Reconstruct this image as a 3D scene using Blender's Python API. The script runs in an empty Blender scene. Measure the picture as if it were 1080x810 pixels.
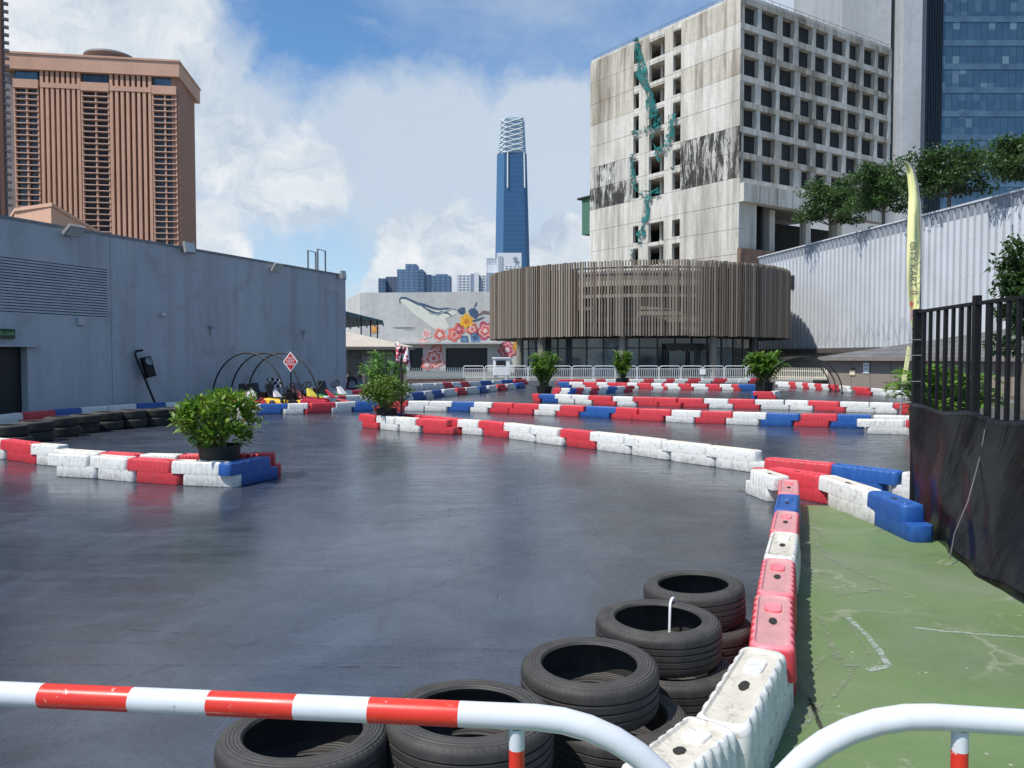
import bpy, bmesh, math, random
from mathutils import Vector, Matrix
random.seed(7)
PI = math.pi
scene = bpy.context.scene
COL = scene.collection

# ---------------------------------------------------------------- camera numbers (used to turn photo measurements into metres)
FOC, CX, CY, HOR, EYE = 815.0, 540.0, 405.0, 377.0, 1.6
TH = math.atan((CY - HOR) / FOC)

def ray(px, py):
    u, v = (px - CX) / FOC, (CY - py) / FOC
    return Vector((u, math.cos(TH) + v * math.sin(TH), -math.sin(TH) + v * math.cos(TH)))
def G(px, py, z=0.0):
    d = ray(px, py); t = (z - EYE) / d.z
    return Vector((d.x * t, d.y * t, z))
def PD(px, py, D):
    d = ray(px, py); t = D / d.y
    return Vector((d.x * t, D, EYE + d.z * t))
class Face:
    """a vertical plane through p0 along dir (2-D); s runs along it, out is towards the viewer side"""
    def __init__(self, p0, p1):
        self.p = Vector((p0[0], p0[1])); d = Vector((p1[0], p1[1])) - self.p
        self.len = d.length; self.d = d.normalized()
        self.ang = math.atan2(self.d.y, self.d.x)
        n = Vector((self.d.y, -self.d.x))
        self.n = n if n.dot(-self.p) > 0 else -n
    def sz(self, px, py):
        r = ray(px, py); a = r.x * self.d.y - r.y * self.d.x
        t = (self.p.x * self.d.y - self.p.y * self.d.x) / a
        q = Vector((r.x * t, r.y * t))
        return (q - self.p).dot(self.d), EYE + r.z * t
    def s(self, px): return self.sz(px, 377)[0]
    def pt(self, s, z, out=0.0):
        q = self.p + self.d * s + self.n * out
        return Vector((q.x, q.y, z))

# ---------------------------------------------------------------- scene helpers
def tag(o, label=None, cat=None, group=None, kind=None):
    if label: o['label'] = label
    if cat: o['category'] = cat
    if group: o['group'] = group
    if kind: o['kind'] = kind
    return o
def empty(name, loc=(0, 0, 0), rz=0.0, label=None, cat=None, group=None):
    o = bpy.data.objects.new(name, None); COL.objects.link(o)
    o.location = loc; o.rotation_euler = (0, 0, rz); o.empty_display_size = .2
    return tag(o, label, cat, group)
def copy_tree(o, parent=None):
    c = o.copy(); COL.objects.link(c)
    if parent is not None: c.parent = parent
    for ch in o.children: copy_tree(ch, c)
    return c

class MB:
    def __init__(self): self.v = []; self.f = []; self.m = []
    def add(self, vs, fs, mi=0):
        b = len(self.v); self.v += [tuple(x) for x in vs]
        for f in fs: self.f.append(tuple(i + b for i in f)); self.m.append(mi)
        return self
    def box(self, c, s, rz=0.0, mi=0, M=None):
        x, y, z = s[0] / 2, s[1] / 2, s[2] / 2
        vs = [Vector(p) for p in ((-x,-y,-z),(x,-y,-z),(x,y,-z),(-x,y,-z),(-x,-y,z),(x,-y,z),(x,y,z),(-x,y,z))]
        R = M if M is not None else Matrix.Rotation(rz, 3, 'Z')
        c = Vector(c); vs = [R @ p + c for p in vs]
        return self.add(vs, [(0,3,2,1),(4,5,6,7),(0,1,5,4),(1,2,6,5),(2,3,7,6),(3,0,4,7)], mi)
    def hexa(self, b, t, mi=0):
        """solid from 4 bottom and 4 top points"""
        return self.add(list(b) + list(t), [(0,3,2,1),(4,5,6,7),(0,1,5,4),(1,2,6,5),(2,3,7,6),(3,0,4,7)], mi)
    def fbox(self, F, s0, s1, z0, z1, o0, o1, mi=0):
        """box on a Face: s range, z range, out range"""
        P = F.pt
        return self.hexa([P(s0,z0,o0),P(s1,z0,o0),P(s1,z0,o1),P(s0,z0,o1)], [P(s0,z1,o0),P(s1,z1,o0),P(s1,z1,o1),P(s0,z1,o1)], mi)
    def tube(self, pts, r, n=8, mi=0, caps=True, mats=None):
        pts = [Vector(p) for p in pts]; rs = r if isinstance(r, (list, tuple)) else [r] * len(pts)
        b = len(self.v); up = None
        for i, p in enumerate(pts):
            t = (pts[min(i+1, len(pts)-1)] - pts[max(i-1, 0)]).normalized()
            if up is None:
                a = Vector((0,0,1)) if abs(t.z) < .9 else Vector((1,0,0))
                up = t.cross(a).normalized()
            else: up = (up - t * up.dot(t)).normalized()
            w = t.cross(up)
            for k in range(n):
                a = 2 * PI * k / n
                self.v.append(tuple(p + (up * math.cos(a) + w * math.sin(a)) * rs[i]))
        for i in range(len(pts) - 1):
            for k in range(n):
                self.f.append((b+i*n+k, b+i*n+(k+1)%n, b+(i+1)*n+(k+1)%n, b+(i+1)*n+k))
                self.m.append(mats[i] if mats else mi)
        if caps:
            self.f.append(tuple(b + k for k in range(n))[::-1]); self.m.append(mats[0] if mats else mi)
            e = b + (len(pts)-1) * n
            self.f.append(tuple(e + k for k in range(n))); self.m.append(mats[-1] if mats else mi)
        return self
    def lathe(self, prof, n=32, c=(0,0,0), mi=0, closed=False, a0=0.0, a1=2*PI):
        b = len(self.v); k = len(prof); full = abs(a1 - a0 - 2*PI) < 1e-6
        cols = n if full else n + 1
        for i in range(cols):
            a = a0 + (a1 - a0) * i / n
            for r, z in prof: self.v.append((c[0] + r*math.cos(a), c[1] + r*math.sin(a), c[2] + z))
        for i in range(n):
            j = (i + 1) % cols
            for q in range(k if closed else k - 1):
                q2 = (q + 1) % k
                self.f.append((b+i*k+q, b+j*k+q, b+j*k+q2, b+i*k+q2)); self.m.append(mi)
        return self
    def prism(self, pts, d, mi=0):
        """polygon (3-D points) extruded by vector d"""
        n = len(pts); d = Vector(d); pts = [Vector(p) for p in pts]
        vs = pts + [p + d for p in pts]
        return self.add(vs, [tuple(range(n))[::-1], tuple(range(n, 2*n))] + [(i,(i+1)%n,(i+1)%n+n,i+n) for i in range(n)], mi)
    def mesh(self, name, mats, smooth=False):
        me = bpy.data.meshes.new(name); me.from_pydata(self.v, [], self.f)
        for m in (mats if isinstance(mats, (list, tuple)) else [mats]): me.materials.append(m)
        me.polygons.foreach_set('material_index', self.m)
        bm = bmesh.new(); bm.from_mesh(me); bmesh.ops.recalc_face_normals(bm, faces=bm.faces[:]); bm.to_mesh(me); bm.free()
        if smooth:
            me.polygons.foreach_set('use_smooth', [True] * len(me.polygons))
            try: me.set_sharp_from_angle(angle=math.radians(smooth if smooth is not True else 35))
            except Exception: pass
        me.update(); return me
    def build(self, name, mats, parent=None, smooth=False):
        o = bpy.data.objects.new(name, self.mesh(name, mats, smooth)); COL.objects.link(o)
        if parent is not None: o.parent = parent
        return o
def raw_mesh(name, v, f, mat, parent=None, mi=None):
    me = bpy.data.meshes.new(name); me.from_pydata(v, [], f)
    for m in (mat if isinstance(mat, (list, tuple)) else [mat]): me.materials.append(m)
    if mi: me.polygons.foreach_set('material_index', mi)
    o = bpy.data.objects.new(name, me); COL.objects.link(o)
    if parent is not None: o.parent = parent
    return o
def bevel(o, w=.01, seg=2):
    m = o.modifiers.new('bevel', 'BEVEL'); m.width = w; m.segments = seg; m.limit_method = 'ANGLE'; m.angle_limit = math.radians(40)
    return o
def text(name, s, size, mat, parent, loc, rot, align='CENTER', ext=.001):
    c = bpy.data.curves.new(name, 'FONT'); c.body = s; c.size = size; c.align_x = align; c.align_y = 'CENTER'; c.extrude = ext
    tmp = bpy.data.objects.new(name, c); me = bpy.data.meshes.new_from_object(tmp); bpy.data.objects.remove(tmp); me.materials.clear(); me.materials.append(mat)
    o = bpy.data.objects.new(name, me); COL.objects.link(o); o.parent = parent; o.location = loc; o.rotation_euler = rot
    return o

# ---------------------------------------------------------------- materials
class N:
    def __init__(self, name, rough=.6, spec=.5, metal=0.0):
        self.mat = bpy.data.materials.new(name); self.mat.use_nodes = True
        self.t = self.mat.node_tree; self.b = self.t.nodes['Principled BSDF']
        self.set('Roughness', rough); self.set('Metallic', metal); self.set('Specular IOR Level', spec)
    def set(self, k, v):
        if isinstance(v, (tuple, list)) and len(v) == 3: v = (*v, 1)
        if hasattr(v, 'is_linked') or hasattr(v, 'links'): self.t.links.new(v, self.b.inputs[k])
        else: self.b.inputs[k].default_value = v
    def node(self, typ, **kw):
        n = self.t.nodes.new(typ)
        for k, v in kw.items():
            if k.startswith('_'):
                setattr(n, k[1:], v)
            else:
                key = k.replace('__', ' ')
                self.inp(n, key, v)
        return n
    def inp(self, n, key, v):
        s = n.inputs[int(key[1:])] if key[0] == 'i' and key[1:].isdigit() else n.inputs[key]
        if hasattr(v, 'links'): self.t.links.new(v, s)
        else:
            if isinstance(v, (tuple, list)) and len(v) == 3 and s.type == 'RGBA': v = (*v, 1)
            s.default_value = v
    def coord(self, which='Object', scale=(1,1,1), rot=(0,0,0)):
        tc = self.node('ShaderNodeTexCoord'); mp = self.node('ShaderNodeMapping')
        self.t.links.new(tc.outputs[which], mp.inputs[0]); mp.inputs['Scale'].default_value = scale; mp.inputs['Rotation'].default_value = rot
        return mp.outputs[0]
    def world(self, scale=(1,1,1), rot=(0,0,0)):
        g = self.node('ShaderNodeNewGeometry'); mp = self.node('ShaderNodeMapping')
        self.t.links.new(g.outputs['Position'], mp.inputs[0]); mp.inputs['Scale'].default_value = scale; mp.inputs['Rotation'].default_value = rot
        return mp.outputs[0]
    def noise(self, vec, scale, detail=6, rough=.6, dist=0.0):
        n = self.node('ShaderNodeTexNoise', Scale=scale, Detail=detail, Roughness=rough, Distortion=dist)
        self.t.links.new(vec, n.inputs['Vector']); return n.outputs['Fac']
    def ramp(self, fac, stops, interp='LINEAR'):
        r = self.node('ShaderNodeValToRGB'); r.color_ramp.interpolation = interp
        el = r.color_ramp.elements
        while len(el) < len(stops): el.new(.5)
        for e, (p, c) in zip(el, stops):
            e.position = p; e.color = (*c, 1) if isinstance(c, (tuple, list)) else (c, c, c, 1)
        self.t.links.new(fac, r.inputs[0]); return r.outputs[0]
    def mix(self, fac, a, b, mode='MIX'):
        n = self.node('ShaderNodeMix'); n.data_type = 'RGBA'; n.blend_type = mode
        for s, v in ((n.inputs[0], fac), (n.inputs[6], a), (n.inputs[7], b)):
            if hasattr(v, 'links'): self.t.links.new(v, s)
            else: s.default_value = (*v, 1) if isinstance(v, (tuple, list)) else v
        return n.outputs[2]
    def math(self, op, a, b=0.0, c=0.0):
        n = self.node('ShaderNodeMath'); n.operation = op
        for i, v in enumerate((a, b, c)):
            if hasattr(v, 'links'): self.t.links.new(v, n.inputs[i])
            else: n.inputs[i].default_value = v
        return n.outputs[0]
    def bump(self, h, strength=.3, dist=.01):
        n = self.node('ShaderNodeBump', Strength=strength, Distance=dist)
        self.t.links.new(h, n.inputs['Height']); self.set('Normal', n.outputs[0])
    def rnd(self): return self.node('ShaderNodeObjectInfo').outputs['Random']
    def island(self): return self.node('ShaderNodeNewGeometry').outputs['Random Per Island']

def flat(name, c, rough=.6, var=.12, scale=3.0, metal=0.0, spec=.5, coord='w', bump=0.0):
    m = N(name, rough, spec, metal)
    vec = m.world() if coord == 'w' else m.coord('Object')
    f = m.noise(vec, scale, 5)
    d = tuple(x * (1 - var) for x in c); l = tuple(min(1, x * (1 + var)) for x in c)
    m.set('Base Color', m.ramp(f, [(.3, d), (.7, l)]))
    if bump: m.bump(m.noise(vec, scale * 6, 4), bump, .01)
    return m.mat

def barrier_mat(name, c, dirt=(.16,.13,.1), amount=.5, top=None):
    m = N(name, .45, .4)
    v = m.coord('Object'); r = m.rnd()
    off = m.node('ShaderNodeVectorMath'); off.operation = 'ADD'
    m.t.links.new(v, off.inputs[0])
    cmb = m.node('ShaderNodeCombineXYZ'); m.t.links.new(m.math('MULTIPLY', r, 37.0), cmb.inputs[0]); m.t.links.new(m.math('MULTIPLY', r, 91.0), cmb.inputs[1])
    m.t.links.new(cmb.outputs[0], off.inputs[1]); v2 = off.outputs[0]
    base = m.mix(m.math('MULTIPLY', r, .35), c, tuple(x * .72 for x in c))
    base = m.mix(m.ramp(m.noise(v2, 9, 8, .7), [(.35, 0.0), (.75, .5)]), base, tuple(min(1, x * 1.15 + .03) for x in c))
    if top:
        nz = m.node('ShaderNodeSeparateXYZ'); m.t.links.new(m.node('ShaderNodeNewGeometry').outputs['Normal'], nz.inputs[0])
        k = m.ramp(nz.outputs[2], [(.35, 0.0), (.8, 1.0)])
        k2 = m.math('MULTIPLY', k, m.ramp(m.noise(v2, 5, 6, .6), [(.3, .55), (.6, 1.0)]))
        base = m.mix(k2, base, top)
    scuff = m.ramp(m.noise(v2, 16, 10, .75, .6), [(.52, 0.0), (.68, amount)])
    base = m.mix(scuff, base, dirt)
    sm = m.node('ShaderNodeMapping'); m.t.links.new(v2, sm.inputs[0]); sm.inputs['Scale'].default_value = (2, 2, 30)
    streak = m.ramp(m.noise(sm.outputs[0], 3, 6, .7, .3), [(.58, 0.0), (.7, amount * .8)])
    base = m.mix(streak, base, tuple(x * .35 + y * .4 for x, y in zip(c, dirt)))
    oz = m.node('ShaderNodeSeparateXYZ'); m.t.links.new(v, oz.inputs[0])
    low = m.math('MULTIPLY', m.ramp(oz.outputs[2], [(.0, 1.0), (.13, .0)]), m.ramp(m.noise(v2, 11, 9, .75, .4), [(.4, 0.0), (.62, .75)]))
    base = m.mix(low, base, tuple(x * .25 + y * .45 for x, y in zip(c, dirt)))
    rub = m.node('ShaderNodeMapping'); m.t.links.new(v2, rub.inputs[0]); rub.inputs['Scale'].default_value = (1.2, 1.2, 9)
    base = m.mix(m.ramp(m.noise(rub.outputs[0], 3.2, 7, .75, .5), [(.6, 0.0), (.69, amount)]), base, tuple(x * .3 + .03 for x in c))
    m.set('Base Color', base)
    m.set('Roughness', m.ramp(m.noise(v2, 12), [(.3, .32), (.7, .6)]))
    m.bump(m.noise(v2, 30, 5), .15, .006)
    return m.mat

def concrete(name, light, mid, dark, streak=.5, mould=0.0, scale=.25, fine=2.0, bump=.25):
    m = N(name, .9, .2)
    w = m.world()
    a = m.ramp(m.noise(w, scale, 8, .65), [(.3, mid), (.65, light)])
    ws = m.world((1, 1, .09))
    s = m.ramp(m.noise(ws, fine * .45, 7, .7), [(.45, 0.0), (.64, streak)])
    c = m.mix(s, a, dark)
    s3 = m.ramp(m.noise(m.world((1, 1, .05)), fine * 1.5, 8, .75, .3), [(.47, 0.0), (.66, streak * .7)])
    c = m.mix(s3, c, tuple(x * .8 for x in dark))
    g = m.ramp(m.noise(w, fine * 2, 6, .7), [(.45, 0.0), (.8, .35)])
    c = m.mix(g, c, tuple(x * .5 for x in mid))
    if mould:
        wm = m.world((1, 1, .22))
        k = m.ramp(m.noise(wm, .8, 10, .8, .3), [(.38 + mould * .13, 1.0), (.45 + mould * .13, 0.0)])
        c = m.mix(m.math('MULTIPLY', k, .97), c, (.035, .034, .032))
    m.set('Base Color', c); m.bump(m.noise(w, fine * 4, 6, .7), bump, .03)
    return m.mat

def leafmat(name, cols, trans=.35, rough=.45):
    m = N(name, rough, .35)
    r = m.island()
    n = len(cols)
    c = m.ramp(r, [(i / max(1, n - 1), x) for i, x in enumerate(cols)])
    m.set('Base Color', c)
    tr = m.node('ShaderNodeBsdfTranslucent'); m.t.links.new(m.mix(.5, c, (.12, .2, .02)), tr.inputs[0])
    mx = m.node('ShaderNodeMixShader'); mx.inputs[0].default_value = trans
    m.t.links.new(m.b.outputs[0], mx.inputs[1]); m.t.links.new(tr.outputs[0], mx.inputs[2])
    out = [n for n in m.t.nodes if n.type == 'OUTPUT_MATERIAL'][0]
    m.t.links.new(mx.outputs[0], out.inputs[0])
    return m.mat

WHITE = (.67, .67, .645); RED = (.55, .035, .05); BLUE = (.014, .085, .31)
M_W = barrier_mat('white_plastic', WHITE, (.2, .17, .13), .75)
M_R = barrier_mat('red_plastic', RED, (.2, .06, .06), .6)
M_B = barrier_mat('blue_plastic', BLUE, (.01, .03, .1), .4)
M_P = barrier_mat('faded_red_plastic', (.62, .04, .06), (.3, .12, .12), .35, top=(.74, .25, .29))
M_WREC = barrier_mat('white_recess_grime', (.58, .54, .46), (.2, .17, .13), .7)
M_RREC = barrier_mat('red_recess', (.6, .05, .07), (.3, .1, .1), .4)
M_PREC = barrier_mat('faded_recess_grime', (.55, .27, .27), (.3, .2, .18), .6)
M_DARK = flat('dark_hole', (.02, .018, .016), .9)
M_DOT = flat('slot_dark', (.12, .11, .1), .9)  # dark tone for the small side slots

def rubber():
    m = N('tyre_rubber', .62, .35)
    v = m.coord('Object')
    f = m.noise(v, 14, 8, .7)
    g = m.noise(v, 3.5, 5, .6)
    c = m.ramp(f, [(.3, (.014, .0135, .013)), (.7, (.036, .034, .032))])
    c = m.mix(m.ramp(g, [(.5, 0.0), (.8, .5)]), c, (.075, .066, .056))
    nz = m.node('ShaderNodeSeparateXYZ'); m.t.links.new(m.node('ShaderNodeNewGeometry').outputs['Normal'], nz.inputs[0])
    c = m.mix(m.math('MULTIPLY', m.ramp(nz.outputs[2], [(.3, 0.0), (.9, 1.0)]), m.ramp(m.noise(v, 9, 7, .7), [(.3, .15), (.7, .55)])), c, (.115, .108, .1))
    c = m.mix(m.math('MULTIPLY', m.rnd(), .35), c, (.05, .047, .045))
    m.set('Base Color', c)
    sx = m.node('ShaderNodeSeparateXYZ'); m.t.links.new(v, sx.inputs[0])
    at = m.math('ARCTAN2', sx.outputs[1], sx.outputs[0])
    z = m.math('MULTIPLY', sx.outputs[2], 40.0)
    w = m.math('SINE', m.math('ADD', m.math('MULTIPLY', at, 70.0), z))
    rad = m.math('SQRT', m.math('ADD', m.math('POWER', sx.outputs[0], 2.0), m.math('POWER', sx.outputs[1], 2.0)))
    tr = m.ramp(rad, [(.272, 0.0), (.28, 1.0)])
    rings = m.math('MULTIPLY', m.math('SINE', m.math('MULTIPLY', rad, 520.0)), .35)
    h = m.math('ADD', m.math('MULTIPLY', m.math('GREATER_THAN', w, .55), m.math('MULTIPLY', tr, -1.0)), m.math('MULTIPLY', rings, m.math('SUBTRACT', 1.0, tr)))
    h = m.math('ADD', h, m.math('MULTIPLY', f, .5))
    m.bump(h, .6, .009)
    return m.mat
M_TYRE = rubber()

M_BLACK = flat('black_painted_steel', (.005, .005, .0055), .5, spec=.3)
M_BLACKP = flat('black_plastic', (.018, .018, .018), .55)
M_GALV = flat('galvanised_steel', (.42, .43, .44), .45, metal=.6)
M_RAILW = flat('white_gloss_paint', (.62, .65, .69), .25, .04, 6)
def chipped(name, c, chip, lo):
    m = N(name, .3, .5); w = m.world()
    b_ = m.ramp(m.noise(w, 5, 5), [(.3, tuple(x * .88 for x in c)), (.7, c)])
    b_ = m.mix(m.ramp(m.noise(w, 34, 6, .7, .4), [(lo, 0.0), (lo + .03, .9)]), b_, chip)
    b_ = m.mix(m.ramp(m.noise(m.world((1, 1, 1)), 60, 5, .7), [(.55, 0.0), (.8, .3)]), b_, tuple(x * .55 for x in c))
    m.set('Base Color', b_); m.set('Roughness', m.ramp(m.noise(w, 15), [(.3, .22), (.7, .45)])); m.bump(m.noise(w, 80, 4), .05, .002); return m.mat
M_RAILR = chipped('red_gloss_paint', (.66, .035, .02), (.62, .5, .47), .63)
M_RAILW = chipped('white_gloss_paint', (.62, .65, .69), (.3, .24, .2), .665)
M_CREAM = flat('cream_paint', (.62, .57, .45), .6)
# ================================================================ ground
def track_mat():
    m = N('track_surface', .3, .5)
    w = m.world()
    big = m.noise(w, .16, 5, .55, .6)
    mid = m.noise(w, .9, 8, .68, .8)
    wr = m.world((.28, 2.2, 1), (0, 0, .5))
    st = m.noise(wr, 1.5, 9, .72, 1.2)
    wr2 = m.world((2.4, .22, 1), (0, 0, .35))
    st2 = m.noise(wr2, 1.1, 8, .7, 1.0)
    c = m.ramp(mid, [(.28, (.017, .022, .031)), (.5, (.034, .042, .058)), (.72, (.066, .08, .105))])
    c = m.mix(m.ramp(st, [(.5, 0.0), (.72, .42)]), c, (.075, .092, .12))
    c = m.mix(m.ramp(st2, [(.56, 0.0), (.75, .6)]), c, (.018, .02, .024))
    # fine scratches and grit
    ws = m.world((9, .5, 1), (0, 0, -.75))
    sc = m.ramp(m.noise(ws, 2.2, 4, .7, .4), [(.66, 0.0), (.72, .45)])
    c = m.mix(sc, c, (.10, .108, .12))
    ws3 = m.world((.6, 8, 1), (0, 0, -.15))
    sc3 = m.ramp(m.noise(ws3, 1.7, 4, .7, .6), [(.665, 0.0), (.7, .4)])
    c = m.mix(sc3, c, (.015, .016, .019))
    vo = m.node('ShaderNodeTexVoronoi', Scale=16.0); m.t.links.new(w, vo.inputs['Vector'])
    sp = m.ramp(vo.outputs['Distance'], [(.03, .55), (.07, 0.0)])
    sp = m.math('MULTIPLY', sp, m.ramp(m.noise(w, 3.1, 3), [(.5, 0.0), (.62, 1.0)]))
    c = m.mix(sp, c, (.22, .22, .22))
    gr = m.noise(w, 70, 4, .8); c = m.mix(m.ramp(gr, [(.5, 0.0), (.72, .5)]), c, (.09, .1, .12)); c = m.mix(m.ramp(m.noise(w, 48, 5, .8), [(.52, 0.0), (.72, .5)]), c, (.012, .014, .017))
    m.set('Base Color', c)
    r = m.math('ADD', m.ramp(big, [(.35, .14), (.65, .25)]), m.math('MULTIPLY', m.ramp(st, [(.42, 0.0), (.7, 1.0)]), .13))
    r = m.math('ADD', r, m.math('MULTIPLY', m.math('SUBTRACT', m.noise(w, 5, 7, .75), .5), .3))
    m.set('Roughness', r)
    m.set('IOR', 1.55)
    h = m.math('ADD', m.math('MULTIPLY', st, .6), m.math('ADD', m.math('ADD', m.math('MULTIPLY', m.noise(w, 22, 6, .75), .35), m.math('MULTIPLY', m.noise(w, 95, 4, .7), .22)), m.math('MULTIPLY', st2, .5)))
    m.bump(h, .085, .02)
    return m.mat
def green_mat():
    m = N('green_floor_paint', .55, .35)
    w = m.world()
    c = m.ramp(m.noise(w, .9, 7, .6, .4), [(.25, (.094, .145, .056)), (.55, (.126, .186, .078)), (.8, (.158, .208, .105))])
    g = m.ramp(m.noise(w, .55, 6, .65, .5), [(.5, 0.0), (.72, .7)])
    c = m.mix(g, c, (.17, .19, .145))
    ws = m.world((1, 7, 1), (0, 0, .6))
    c = m.mix(m.ramp(m.noise(ws, 1.2, 8, .75, .7), [(.58, 0.0), (.7, .4)]), c, (.06, .11, .04))
    vo = m.node('ShaderNodeTexVoronoi', Scale=13.0); m.t.links.new(w, vo.inputs['Vector'])
    ch = m.math('MULTIPLY', m.ramp(vo.outputs['Distance'], [(.06, .9), (.12, 0.0)]), m.ramp(m.noise(w, 5, 3), [(.52, 0.0), (.6, 1.0)]))
    c = m.mix(ch, c, (.4, .42, .36))
    vo2 = m.node('ShaderNodeTexVoronoi', Scale=46.0); m.t.links.new(w, vo2.inputs['Vector'])
    ch2 = m.math('MULTIPLY', m.ramp(vo2.outputs['Distance'], [(.1, .6), (.2, 0.0)]), m.ramp(m.noise(w, 2.3, 5, .7), [(.54, 0.0), (.64, 1.0)]))
    c = m.mix(ch2, c, (.33, .34, .28))
    pt = m.ramp(m.noise(m.world((1, 1.3, 1)), 2.1, 10, .8, .6), [(.6, 0.0), (.645, .75)])
    c = m.mix(pt, c, (.27, .27, .22))
    vc = m.node('ShaderNodeTexVoronoi', Scale=.75); vc.feature = 'DISTANCE_TO_EDGE'; wv = m.node('ShaderNodeVectorMath'); wv.operation = 'ADD'
    nz_ = m.node('ShaderNodeTexNoise', Scale=2.5, Detail=6.0); m.t.links.new(w, nz_.inputs['Vector']); sc_ = m.node('ShaderNodeVectorMath'); sc_.operation = 'SCALE'; sc_.inputs[3].default_value = .45; m.t.links.new(nz_.outputs['Color'], sc_.inputs[0])
    m.t.links.new(w, wv.inputs[0]); m.t.links.new(sc_.outputs[0], wv.inputs[1]); m.t.links.new(wv.outputs[0], vc.inputs['Vector'])
    cr = m.math('MULTIPLY', m.ramp(vc.outputs['Distance'], [(.004, 1.0), (.016, 0.0)]), m.ramp(m.noise(w, 1.1, 5, .7), [(.45, 0.0), (.6, .6)]))
    c = m.mix(cr, c, (.26, .27, .2))
    fp_ = m.ramp(m.noise(w, 38, 5, .75), [(.55, 0.0), (.8, .35)]); c = m.mix(fp_, c, (.06, .09, .045))
    m.set('Base Color', c)
    m.set('Roughness', m.ramp(m.noise(w, 4), [(.3, .42), (.7, .7)]))
    m.bump(m.noise(w, 30, 6, .7), .2, .01)
    return m.mat
def sheet(name, pts, z, mat, kind='structure'):
    o = raw_mesh(name, [(p[0], p[1], z) for p in pts], [tuple(range(len(pts)))], mat)
    if o.data.polygons[0].normal.z < 0: o.data.flip_normals()
    return tag(o, kind=kind)
sheet('ground', [(-3000, -300), (3000, -300), (3000, 4000), (-3000, 4000)], -.012, flat('city_ground', (.14, .14, .13), .85, .2, .05))
sheet('track_asphalt', [(-16, -6), (17.5, -6), (17.5, 53.2), (-16, 53.2)], -.004, track_mat())

# row of barriers edging the green floor (centre line of their tops)
A_TOP = [(563, 982), (690, 811), (757, 752), (812, 676), (819, 622), (823.5, 585), (826.5, 558), (830, 536), (832, 519), (833, 504)]
apts = [G(x, y, .3) for x, y in A_TOP]
gp = [Vector((-1.8, -2, 0)), Vector((-.7, .6, 0))] + [p for p in apts[:-2]]
gp.append(G(842, 533)); gp.append(G(885, 533.5)); gp.append(Vector((6.5, G(885, 533.5).y - .1, 0))); gp.append(Vector((6.5, -2, 0)))
sheet('green_floor', gp, .002, green_mat())

def strip(name, pix, w, mat, z=.006, jit=.3, seed=1):
    """a painted or worn line on the floor, of uneven width"""
    rg = random.Random(seed); P = [G(*p) for p in pix]; Q = []
    for a, b in zip(P, P[1:]):
        n = max(2, int((b - a).length / .04))
        Q += [a.lerp(b, i / n) for i in range(n)]
    Q.append(P[-1]); V = []; F = []
    for i, p in enumerate(Q):
        t = (Q[min(i+1, len(Q)-1)] - Q[max(i-1, 0)]).normalized(); nn = Vector((-t.y, t.x, 0))
        j = nn * rg.uniform(-jit, jit) * w * .5
        a = w * .5 * rg.uniform(1 - jit, 1 + jit)
        for q in (p + j + nn * a, p + j - nn * a): V.append((q.x, q.y, z))
        if i: F.append((2*i-2, 2*i-1, 2*i+1, 2*i))
    o = raw_mesh(name, V, F, mat)
    for pl in o.data.polygons:
        if pl.normal.z < 0: o.data.flip_normals(); break
    return tag(o, kind='structure')
def worn(name, c, lo, hi, sc=25):
    m = N(name, .8, .2); w = m.world()
    m.set('Base Color', flat_c(m, w, c))
    m.set('Alpha', m.ramp(m.noise(w, sc, 8, .75), [(lo, 0.0), (hi, 1.0)]))
    return m.mat
def flat_c(m, w, c): return m.ramp(m.noise(w, 12, 6), [(.3, tuple(x * .75 for x in c)), (.7, c)])
M_SPRAY = worn('sprayed_white_paint', (.5, .56, .53), .36, .7, 30)
M_CHALK = worn('worn_pale_scuff', (.27, .3, .22), .42, .68, 14)
M_CRACK = worn('dark_crack', (.05, .055, .04), .35, .5, 30)
strip('paint_marking', [(894, 652), (915, 672), (928, 688), (937, 703), (915, 708)], .035, M_SPRAY, seed=2, jit=.2)
strip('paint_marking', [(965, 663), (1000, 667), (1035, 670), (1080, 673), (1120, 676)], .025, M_SPRAY, seed=3, jit=.25)
strip('floor_scuff', [(866, 653), (874, 676), (880, 688), (893, 692)], .03, M_CHALK, seed=4)
strip('floor_scuff', [(868, 649), (882, 647), (893, 655), (903, 670), (917, 691)], .018, M_CHALK, seed=5)
strip('floor_scuff', [(873, 692), (862, 702), (848, 716), (840, 726)], .025, M_CHALK, seed=6)
strip('floor_scuff', [(905, 700), (896, 714), (884, 730), (876, 738)], .02, M_CHALK, seed=7)
strip('floor_scuff', [(880, 690), (893, 702), (896, 704)], .05, M_CHALK, seed=8)
strip('floor_scuff', [(838, 723), (850, 732), (857, 745), (863, 760)], .04, M_CHALK, seed=9)
strip('floor_crack', [(853, 737), (858, 748), (864, 764), (868, 776)], .018, M_CRACK, seed=10)
strip('floor_scuff', [(858, 572), (872, 588), (900, 602), (938, 618)], .05, M_CHALK, seed=11)
strip('floor_scuff', [(848, 547), (862, 560), (870, 570)], .03, M_CHALK, seed=12)
strip('floor_scuff', [(866, 545), (880, 548), (897, 546), (893, 541), (872, 542)], .02, M_CHALK, seed=13)
strip('floor_scuff', [(880, 628), (900, 625), (930, 622), (958, 628)], .05, M_CHALK, seed=14)
strip('floor_scuff', [(842, 603), (870, 605)], .025, M_CHALK, seed=15)
strip('floor_scuff', [(830, 778), (850, 760), (862, 742)], .05, M_CHALK, seed=16)
strip('floor_scuff', [(763, 512), (785, 519), (780, 514), (790, 520), (778, 517)], .03, M_CHALK, .004, seed=17)

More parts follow.
